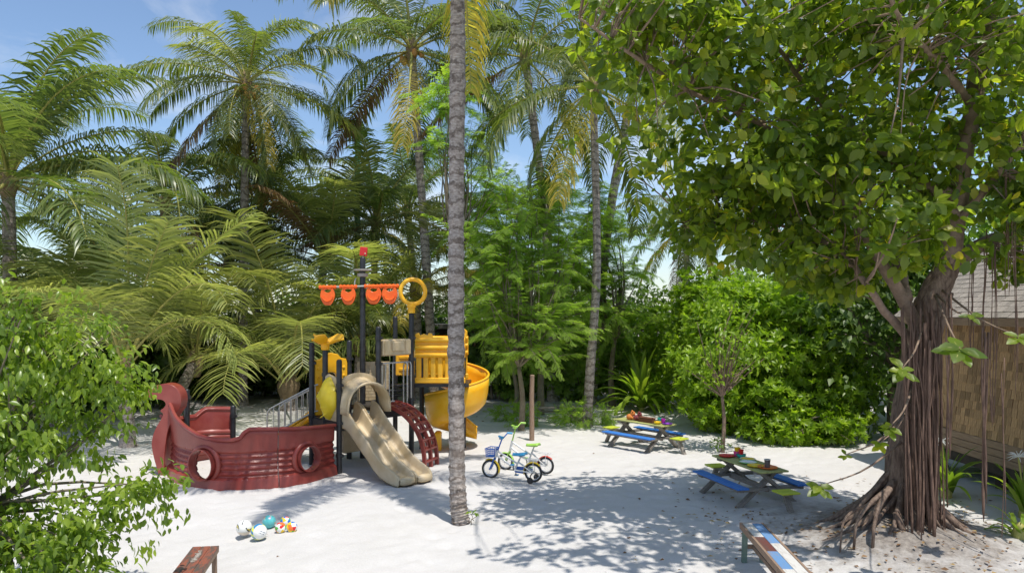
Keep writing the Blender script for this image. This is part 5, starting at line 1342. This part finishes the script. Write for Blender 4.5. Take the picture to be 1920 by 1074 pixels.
shrub('tall shrub behind the sapling and the spider lily', [(5.9, 22.6, 2.0, 1.2, 1.2, 1.7), (5.6, 25.4, 1.8, 1.4, 1.0, 1.7), (6.1, 22.8, 3.6, 1.1, 1.0, .8)], 800, 143, None, .19)
shrub('dark shrub under the feathery trees at the back', [(2.4, 26.5, 1.3, 1.8, 1.1, 1.3), (.6, 26.8, 1.1, 1.4, 1.0, 1.1), (4.2, 26.8, 1.5, 1.4, 1.1, 1.6)], 700, 144, M_LEAF_BACK, .24)
shrub('leafy shrub against the hut corner', [(8.2, 18.6, 1.2, .7, .8, 1.2), (8.0, 19.8, 2.6, .9, .9, 1.0)], 420, 145)
shrub('low bright shrub in front of the hedge beside the near table', [(6.9, 17.7, .32, .75, .45, .34), (6.2, 17.9, .30, .5, .4, .3), (7.7, 17.6, .36, .5, .5, .36)], 240, 146, None, .19)
tree('palm_foot_sprout', 'tiny green sprout at the foot of the foreground palm trunk', 'seedling', (tb[0] + .17, tb[1] - .12), [(tb[0] + .17, tb[1] - .12, .10, .07, .06, .09)], 7, 4, .03, LEAF_MID, M_LEAF_HEDGE, .075, 153, .06, .006, nl=4)
# slender sapling
xs, ys = G(1354, 846)
tree('sapling', 'slender pale-stemmed sapling behind the near picnic table', 'tree', (xs, ys),
     [(xs + .05, ys, 2.6, .9, .7, .7), (xs - .6, ys, 2.1, .5, .5, .35), (xs + .55, ys + .1, 2.3, .7, .5, .5), (xs, ys, 3.4, .6, .55, .5), (xs - .2, ys + .3, 1.7, .5, .4, .3)], 120, 8, .20, LEAF_MID, M_LEAF_HEDGE, .14, 151, 1.25, .042, droop=.4, outw=.7, shell=.4, nl=34, bark=M_LIMB)
tree('feathery_weed', 'small leafy seedling at the foot of the slender sapling', 'seedling', (xs - .05, ys - .05), [(xs - .05, ys - .05, .2, .28, .25, .18)], 24, 5, .05, LEAF_MID, M_LEAF_DARK, .08, 152, .1, .01, nl=6)

# background thicket
BG_ = 'background trees'
bgl = [(-17, 30, 3.2, 'left corner'), (-13.5, 31.5, 3.0, 'left side'), (-10.5, 33, 2.6, 'ship bow'), (-7.2, 34, 3.0, 'ship mast'), (-4.2, 36, 2.7, 'mast and ring'), (-.6, 38.5, 3.2, 'ring finial'), (2.6, 33, 3.4, 'foreground trunk'), (6.2, 34, 3.0, 'far table'), (9.4, 31, 3.3, 'spider lily'), (9.0, 25.5, 3.4, 'sapling'), (12.2, 26, 4.2, 'hut roof'), (14.5, 21, 3.8, 'hut ridge'), (-18.5, 25, 3.2, 'left bush'), (9.6, 18.6, 4.6, 'hut corner'), (10.2, 22.0, 5.2, 'banyan trunk'), (13.2, 19.5, 5.6, 'right end of the hut roof')]
for i, (x, y, h, w) in enumerate(bgl):
    rg = random.Random(i + 40); e = [(x, y, h * .55, 2.2, 1.6, h * .55), (x - 1.0, y - .4, h * .8, 1.4, 1.2, h * .35), (x + 1.1, y - .3, h * .75, 1.5, 1.2, h * .38), (x + rg.uniform(-.6, .6), y, h * 1.15, 1.2, 1.1, h * .3)]
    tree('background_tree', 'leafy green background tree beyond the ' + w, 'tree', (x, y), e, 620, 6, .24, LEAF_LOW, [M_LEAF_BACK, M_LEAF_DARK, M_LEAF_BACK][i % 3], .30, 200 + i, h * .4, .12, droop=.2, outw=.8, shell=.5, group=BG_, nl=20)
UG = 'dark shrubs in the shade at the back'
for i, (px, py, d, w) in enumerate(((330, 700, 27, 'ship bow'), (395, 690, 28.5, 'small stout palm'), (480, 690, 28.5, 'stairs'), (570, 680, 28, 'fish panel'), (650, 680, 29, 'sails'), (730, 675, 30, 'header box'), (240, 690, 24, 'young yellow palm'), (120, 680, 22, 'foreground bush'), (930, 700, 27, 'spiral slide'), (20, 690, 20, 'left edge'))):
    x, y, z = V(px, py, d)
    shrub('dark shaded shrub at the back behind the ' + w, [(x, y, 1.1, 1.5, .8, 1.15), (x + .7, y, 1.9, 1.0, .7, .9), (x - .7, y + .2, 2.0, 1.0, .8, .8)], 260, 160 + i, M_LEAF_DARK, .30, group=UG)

# ------------------------------------------------------------------ strap-leaved lilies
def strap_leaf(L, w, a0, bend, seed):
    rg = random.Random(seed); N = 9; b = MB(); P = []; x = z = 0; 
    for i in range(N):
        t = i / (N - 1); a = math.radians(a0 - bend * t ** 1.4); ww = w * (math.sin(PI * min(1, .22 + .78 * t)) ** .6 if t < 1 else .02) / 2
        P.append([(x, -ww, z + ww * .5), (x, 0, z), (x, ww, z + ww * .5)]); x += math.cos(a) * L / (N - 1); z += math.sin(a) * L / (N - 1)
    b.grid(P); me = b.mesh('leaf', M_LEAF_LILY, 'all')
    at = me.attributes.new('var', 'FLOAT', 'POINT'); at.data.foreach_set('value', [rg.uniform(.1, .7)] * len(me.vertices)); return me
SL = [strap_leaf(1, .085, 84 - 9 * k, 30 + 16 * k, k) for k in range(7)]
def lily(label, x, y, n, L, seed, wide=1.0, flowers=0, z=0):
    t = thing('spider_lily', label, 'plant', (x, y, z), 0, 'strap-leaved lilies'); rg = random.Random(seed)
    MB().lathe((0, 0, 0), [(.09, -.05), (.10, .08), (.06, .22), (.001, .26)], 12).build('stem_base', M_RACHIS, t)
    for i in range(n):
        s = L * rg.uniform(.7, 1.1); link('leaf', SL[rg.randrange(7)], t, (rg.uniform(-.06, .06), rg.uniform(-.06, .06), .05), (0, 0, i * 2.39996 + rg.uniform(-.3, .3)), (s, s * wide, s))
    for i in range(flowers):
        a = rg.uniform(0, 6.28); top = Vector((.15 * math.cos(a), .15 * math.sin(a), L * .95))
        st = MB().tube(smooth_path([(0, 0, .1), top * .55 + Vector((0, 0, .05)), top], 8), .014, 8).build('flower_stalk', M_RACHIS, t)
        b = MB()
        for k in range(22):
            q = Vector((rg.gauss(0, 1), rg.gauss(0, 1), rg.gauss(.4, .6))).normalized(); b.tube([top, top + q * .09, top + q * .15 + Vector((0, 0, -.03))], [.004, .006, .002], 4, False)
        b.build('flower', C_WHT, st)
lx, ly = G(1203, 768)
lily('large strap-leaved lily clump at the back beside the far table', lx, ly, 60, 2.0, 1, 1.15)
lily('smaller strap-leaved lily right behind the large clump', lx + .75, ly + .5, 24, 1.45, 2)
lily('strap-leaved lily between banyan trunk and hut', 7.45, 12.7, 22, 1.0, 3, 1.2, 1)
lily('strap-leaved lily with white flower at the right edge', 7.85, 11.3, 24, 1.0, 4, 1.2, 1)
lily('dark strap-leaved lily under the hut floor', 8.0, 14.4, 18, .8, 5, 1.1)
lily('strap-leaved lily low in the right corner', 7.0, 10.2, 14, .65, 6, 1.1)
# ------------------------------------------------------------------ banyan
def build_banyan():
    base = (BX, BY, 0.0)
    T = thing('banyan_tree', 'large banyan tree with hanging roots and broad leaves on the right', 'tree', base)
    rg = random.Random(77); og = base
    def W(px, py, d): return Vector(V(px, py, d))
    def gz(x, y): return float(mound(np.array(x), np.array(y)))
    # fused trunk of many stems
    core = smooth_path([(BX, BY, -.1), (BX + .0, BY, .8), (BX + .10, BY + .05, 2.0), (BX + .27, BY + .05, 3.2), W(1790, 480, 10.5)], 40)
    b = MB().tube(core, [.34 - .10 * min(1, i / 10) - .08 * i / 39 for i in range(40)], 22)
    b.v = [(x + rg.uniform(-.02, .02), y + rg.uniform(-.02, .02), z) for x, y, z in b.v]
    b.build('trunk', M_BARK, T, 'all', og)
    for k in range(22):
        a = 2 * PI * k / 22 + rg.uniform(-.1, .1); tw = rg.uniform(-.5, .5); R0, R1 = rg.uniform(.27, .38), rg.uniform(.12, .18); top = rg.uniform(2.4, 3.9); P = []
        for i in range(18):
            u = i / 17; z = gz(BX, BY) * .2 - .1 + u * top; c = core[min(39, int(z / 3.9 * 38) if z > 0 else 0)]; rr = R0 + (R1 - R0) * u ** .6; aa = a + tw * u + .12 * math.sin(5 * u + k)
            P.append(Vector((c.x + rr * math.cos(aa), c.y + rr * .85 * math.sin(aa), z)))
        r = rg.uniform(.035, .10); MB().tube(P, [r * (1.25 - .55 * i / 17) * (1 + .12 * math.sin(i * 1.7 + k)) for i in range(18)], 10).build('stem', M_BARK, T, 'all', og)
    # limbs
    LIMBS = [
        ([(1780, 500, 10.5), (1800, 350, 10.45), (1830, 180, 10.3), (1872, 0, 10.2), (1895, -160, 10.1)], .155, .06),
        ([(1803, 310, 10.4), (1822, 150, 10.5), (1822, 0, 10.6), (1800, -170, 10.8)], .085, .04),
        ([(1735, 640, 10.45), (1690, 555, 10.4), (1640, 470, 10.3), (1590, 390, 10.6), (1530, 330, 10.9), (1440, 240, 10.9), (1300, 175, 10.4), (1180, 100, 9.8), (1085, 35, 9.7)], .105, .016),
        ([(1720, 650, 10.3), (1660, 585, 10.2), (1622, 530, 10.0), (1560, 460, 10.6), (1430, 415, 11.2), (1290, 420, 11.5)], .07, .012),
        ([(1797, 370, 10.4), (1735, 345, 10.6), (1680, 300, 10.9), (1560, 215, 11.1), (1450, 80, 11.2), (1350, -60, 11.2)], .09, .02),
        ([(1795, 400, 10.4), (1700, 330, 10.9), (1610, 250, 11.3), (1500, 160, 11.6), (1380, 90, 11.8), (1250, 60, 11.9)], .085, .02),
        ([(1800, 410, 10.4), (1862, 340, 10.0), (1915, 275, 9.7), (1990, 220, 9.5)], .065, .03),
        ([(1775, 500, 10.5), (1840, 460, 10.6), (1910, 430, 10.7), (2000, 400, 10.9)], .13, .06),
        ([(1825, 200, 10.3), (1760, 120, 9.6), (1690, 40, 9.0), (1640, -80, 8.7)], .07, .02),
        ([(1700, 560, 10.35), (1680, 480, 10.9), (1620, 400, 11.4), (1520, 330, 12.0), (1400, 290, 12.4)], .08, .02),
        ([(1790, 450, 10.5), (1770, 380, 11.2), (1730, 280, 12.0), (1680, 180, 12.6)], .09, .03)]
    pts_all = []
    for L, r0, r1 in LIMBS:
        P = smooth_path([W(*q) for q in L], 26)
        P = [p + Vector((rg.uniform(-1, 1), rg.uniform(-1, 1), rg.uniform(-1, 1))) * .012 for p in P]
        MB().tube(P, [r0 + (r1 - r0) * (i / 25) ** .8 for i in range(26)], 10).build('limb', M_LIMB, T, 'all', og)
        pts_all += P[6:]
    # roots over the mound
    for k, (a, ln, h) in enumerate([(168, 1.5, .62), (176, 1.25, .80), (184, 1.55, .50), (192, 1.35, .92), (200, 1.3, .55), (208, 1.1, .78), (216, 1.25, .4), (226, 1.0, .72), (238, 1.1, .4), (252, .85, .6), (268, .9, .35), (285, 1.0, .5), (300, 1.1, .3), (318, 1.2, .4), (335, 1.0, .3), (352, 1.3, .35), (12, 1.0, .3), (150, 1.3, .5), (140, 1.0, .4), (172, 1.75, .35), (196, 1.7, .3)]):
        a = math.radians(a + rg.uniform(-4, 4)); c, s = math.cos(a), math.sin(a) * .85; P = []; wob = rg.uniform(-.12, .12)
        for i in range(16):
            u = i / 15; rr = .28 + ln * (.62 if math.cos(a) > -.2 else .95) * u; x = BX + rr * c - wob * math.sin(3.5 * u) * s; y = BY + rr * s + wob * math.sin(3.5 * u) * c; g = gz(x, y)
            z = g + (h * .62) * max(0, 1 - u * 1.35) ** 1.8 + .03 * (1 - u) - .06 * u * u; P.append((x, y, z))
        r = rg.uniform(.02, .055); MB().tube(P, [r * (1.2 - .9 * i / 15) * (1 + .15 * math.sin(i * 1.3 + k)) for i in range(16)], 9).build('root', M_BARK, T, 'all', og)
    # prop roots stepping off the left of the trunk
    for (q0, q1, q2, r) in (((1660, 920), (1625, 950), (1600, 990), .038), ((1668, 915), (1648, 950), (1636, 1000), .045), ((1655, 935), (1590, 965), (1575, 1010), .026), ((1680, 960), (1700, 1010), (1712, 1045), .05)):
        d = 9.75; P = smooth_path([W(*q0, 10.0), W(*q1, 9.8), W(*q2, 9.6) ], 12); P[-1].z = gz(P[-1].x, P[-1].y) - .05
        MB().tube(P, [r * (1.0 - .55 * i / 11) for i in range(12)], 9).build('root', M_BARK, T, 'all', og)
    # curtain of aerial roots on the viewer's right of the trunk
    for k in range(58):
        px = rg.gauss(1736, 20); px = max(1692, min(1778, px)); d = rg.uniform(9.7, 10.05) if px > 1690 else rg.uniform(9.85, 10.1)
        top = rg.uniform(560, 660); x, y, z1 = V(px + rg.uniform(-8, 14), top, d); x0 = (px - 960) / FPX * d; z0 = gz(x0, d) - .05 if rg.random() < .75 else rg.uniform(.3, 1.2); P = []
        ph, am = rg.uniform(0, 6), rg.uniform(.01, .055)
        for i in range(14):
            u = i / 13; P.append((x + (x0 - x) * u + am * math.sin(6 * u + ph), d + .12 * (1 - u) + am * math.cos(5 * u + ph), z1 + (z0 - z1) * u))
        r = .006 + .024 * rg.random() ** 2.2; MB().tube(P, [r * (.8 + .3 * math.sin(i * .9 + ph) ** 2) for i in range(14)], 7).build('aerial_root', M_ROOTHANG, T, 'all', og)
    # separate hanging strands
    for (px, t, bot, d, r, n) in ((1846, 640, 978, 9.6, .013, 5), (1882, 700, 1010, 9.2, .008, 2), (1862, 480, 800, 9.9, .008, 3), (1905, 420, 740, 9.6, .006, 3), (1780, 560, 860, 9.7, .010, 4), (1820, 500, 690, 10.2, .006, 4), (1605, 400, 560, 9.9, .006, 3), (1568, 330, 520, 10.0, .005, 2), (1890, 300, 560, 9.8, .006, 4), (1843, 460, 660, 10.0, .008, 3)):
        for k in range(n):
            ox = rg.uniform(-6, 6); P = []; ph = rg.uniform(0, 6); b1 = bot - rg.uniform(0, 60) * (k > 0)
            for i in range(16):
                u = i / 15; P.append(W(px + ox * (1 - .4 * u) + 2.5 * math.sin(5 * u + ph), t + (b1 - t) * u - 30 * (1 - u) * rg.random() * (i == 0), d + .04 * math.sin(3 * u + ph)))
            MB().tube(P, [r * (.9 + .3 * math.sin(i + ph)) for i in range(15)] + [r * .3], 6).build('aerial_root', M_ROOTHANG, T, 'all', og)
    # crown: leaf sprays through the volume the limbs reach
    ells = [(3.0, 10.4, 6.7, 2.1, 1.9, 1.5), (2.0, 10.0, 7.2, 1.2, 1.3, .9), (4.6, 10.0, 7.2, 1.9, 2.0, 1.4), (6.2, 9.8, 7.0, 1.6, 1.8, 1.6), (3.4, 10.6, 5.2, 1.7, 1.6, .9), (4.6, 10.6, 5.2, 1.4, 1.6, 1.1), (6.3, 10.3, 5.5, 1.2, 1.3, 1.2), (4.4, 11.4, 4.3, 1.5, 1.2, .75), (7.2, 9.8, 5.0, .9, 1.1, 1.0), (3.0, 11.0, 4.5, .9, .9, .55), (5.3, 12.0, 6.0, 1.6, 1.2, 1.4), (5.0, 11.6, 3.75, .9, .8, .4), (7.4, 10.6, 3.9, .6, .6, .35), (6.9, 9.5, 4.5, .9, .7, .5), (5.0, 9.5, 4.3, .8, .5, .45), (5.6, 9.8, 3.9, .6, .4, .3), (7.3, 9.3, 3.7, .5, .5, .35), (4.1, 10.2, 3.9, .9, .8, .3), (3.6, 7.5, 7.6, 2.4, 1.1, .45), (4.6, 10.5, 3.6, .7, .6, .3)]
    E = [(e[0] - BX, e[1] - BY, *e[2:]) for e in ells]
    ra = np.random.default_rng(500); per = 8
    cl, cn = in_ellipsoids(ra, E, 2650, .15); n_ = len(cl) * per
    ax = cn * .7 + ra.normal(size=cl.shape) * .5 + np.array([0, 0, -.1]); ax /= np.linalg.norm(ax, axis=1, keepdims=True)
    rad = ra.normal(size=(n_, 3)); A_ = np.repeat(ax, per, 0); rad -= A_ * (rad * A_).sum(1, keepdims=True); rad /= np.linalg.norm(rad, axis=1, keepdims=True)
    back = ra.random(n_) ** 1.5 * .22
    d = rad * 1.0 + A_ * ra.uniform(.0, .9, (n_, 1)) + np.array([0, 0, -.28]) + ra.normal(size=(n_, 3)) * .15
    pos = np.repeat(cl, per, 0) - A_ * back[:, None] + rad * .045
    up = A_ * .7 + np.array([0, 0, .55]) + ra.normal(size=(n_, 3)) * .25
    var = np.clip(np.repeat(ra.random(len(cl)), per) * .6 + ra.random(n_) * .42, 0, 1)
    wx, wy = pos[:, 0] + BX, pos[:, 1] + BY
    px = 960 + FPX * wx / wy; py = HOR - FPX * (pos[:, 2] - CAM_H) / wy
    trunk_gap = (px > 1765) & (px < 1850) & (py > 60) & (py < 480) & (wy < 10.3) & (ra.random(len(px)) < .5)
    ok = (wy > 7.4 - 1.4 * (pos[:, 2] > 6.9)) & ~trunk_gap
    pos, d, up, var = pos[ok], d[ok], up[ok], var[ok]
    sc = .168 * (.45 + .8 * ra.random(len(pos)) ** .7)
    # twigs from limbs to spray centres
    tw = MB(); la = np.array([tuple(p - Vector(base)) for p in pts_all])
    for k in range(0, len(cl), 4):
        c = cl[k]; j = np.argmin(((la - c) ** 2).sum(1) + 0.0); f = Vector(la[j]); q = Vector(c)
        if (q - f).length < 2.6:
            m = f.lerp(q, .5) + Vector((rg.uniform(-.1, .1), rg.uniform(-.1, .1), rg.uniform(.0, .18)))
            tw.tube(smooth_path([f, m, q], 6), [.016, .013, .011, .009, .007, .004], 5, False)
    tag(tw.build('twigs', M_LIMB, T, 'all'), kind='stuff')
    # near leaves as single objects, with a pale midrib
    lv = leaf_template(.60, .10, .16); rib = (np.array([(0, -.012, .004), (0, .012, .004), (.5, -.008, -.036), (.5, .008, -.036), (.97, 0, -.146)], float), np.array([(0, 1, 3), (0, 3, 2), (2, 3, 4)], int))
    bigs = []
    for k in range(5):
        v, t = join_templates([lv, rib]); mi = [0] * len(lv[1]) + [1] * 3
        va = np.concatenate([np.full(len(lv[0]), (k + .4) / 5), np.full(len(rib[0]), .5)]); bigs.append(raw_mesh('leaf', v, t, [M_LEAF_BANYAN, M_RACHIS], va, midx=mi))
    def put(p, dv, upv, s, k):
        F = frames(np.array([dv], float), np.array([upv], float))[0]; ob = bpy.data.objects.new('leaf', bigs[k]); COL.objects.link(ob); ob.parent = T
        ob.matrix_local = Matrix.Translation(Vector(p)) @ Matrix(F.tolist()).to_4x4() @ Matrix.Scale(s, 4)
    nbig = 0
    # rosettes hanging low in front of the trunk, as in the picture
    for (px_, py_, dd, s, n, k0) in ((1537, 910, 9.2, .19, 8, 2), (1800, 652, 8.0, .27, 8, 1), (1692, 690, 8.9, .20, 8, 2), (1668, 800, 9.0, .15, 8, 2), (1650, 830, 9.1, .13, 6, 3), (1690, 385, 8.6, .22, 9, 1), (1670, 250, 8.4, .20, 9, 1), (1650, 460, 8.8, .19, 8, 1), (1910, 630, 8.6, .17, 7, 2), (1820, 590, 9.0, .16, 5, 1), (1585, 852, 9.3, .10, 4, 2)):
        c = W(px_, py_, dd) - Vector(base)
        for i in range(n):
            a = i * 2.39996 + px_; e = .35 * (1 - i / n) + .05
            put(c + Vector((0, 0, -.01 * i)), (math.cos(a), math.sin(a) * .75 - .25, e - .35 + .45 * math.sin(a)), (.1 * math.cos(a), -.75, .9), s * rg.uniform(.75, 1.1), min(4, max(0, k0 + rg.choice((-1, 0, 0, 1))))); nbig += 1
        hz = c.z + (.55 if py_ > 600 else .25); tr = core[min(39, max(0, int(hz / 4.0 * 39)))] - Vector(base)
        if hz > 3.9:
            la_ = min((p - Vector(base) for p in pts_all), key=lambda p: (p - c).length); tr = la_
        P = smooth_path([c, c.lerp(tr, .45) + Vector((0, -.05, -.10)), tr], 8)
        MB().tube(P, [.006 + .002 * i for i in range(8)], 6).build('twig', M_LIMB, T, 'all')
    vis_ = (HOR - FPX * (pos[:, 2] - CAM_H) / (pos[:, 1] + BY) > 5); o = np.argsort(pos[:, 1] + 99 * ~vis_)[:300 - nbig]; msk = np.ones(len(pos), bool); msk[o] = False
    for i in o: put(pos[i], d[i], up[i], float(sc[i]), int(min(4, var[i] * 5)))
    tag(link('crown', stamp('crown', LEAF_BROAD, pos[msk], d[msk], up[msk], sc[msk], var[msk], M_LEAF_BANYAN), T), kind='stuff')
build_banyan()

# ------------------------------------------------------------------ fallen leaves and twigs on the sand
def litter():
    rg = np.random.default_rng(9); N = 2300
    z1 = rg.random(N) < .45
    x = np.where(z1, rg.normal(5.3, 1.5, N), rg.uniform(-12, 9, N)); y = np.where(z1, rg.normal(10.6, 1.6, N), rg.uniform(8.5, 27, N))
    keep = z1 | (rg.random(N) < np.clip((y - 15) / 8, .06, 1)); x, y = x[keep], y[keep]; n = len(x)
    pos = np.stack([x, y, mound(x, y) + .022], 1); a = rg.uniform(0, 6.28, n)
    d = np.stack([np.cos(a), np.sin(a), rg.uniform(-.1, .25, n)], 1); up = np.array([0, 0, 1.]) + rg.normal(size=(n, 3)) * .3
    m = leafmat('dead_leaf', [(0, (.10, .055, .03)), (.6, (.20, .12, .06)), (1, (.32, .24, .10))], .1, .8, (1, .8, .5), .2)
    tag(link('fallen_leaves', stamp('fallen_leaves', LEAF_LOW, pos, d, up, rg.uniform(.03, .10, n), rg.random(n), m)), 'scattered dry brown leaves lying on the white sand', 'leaves', kind='stuff')
litter()
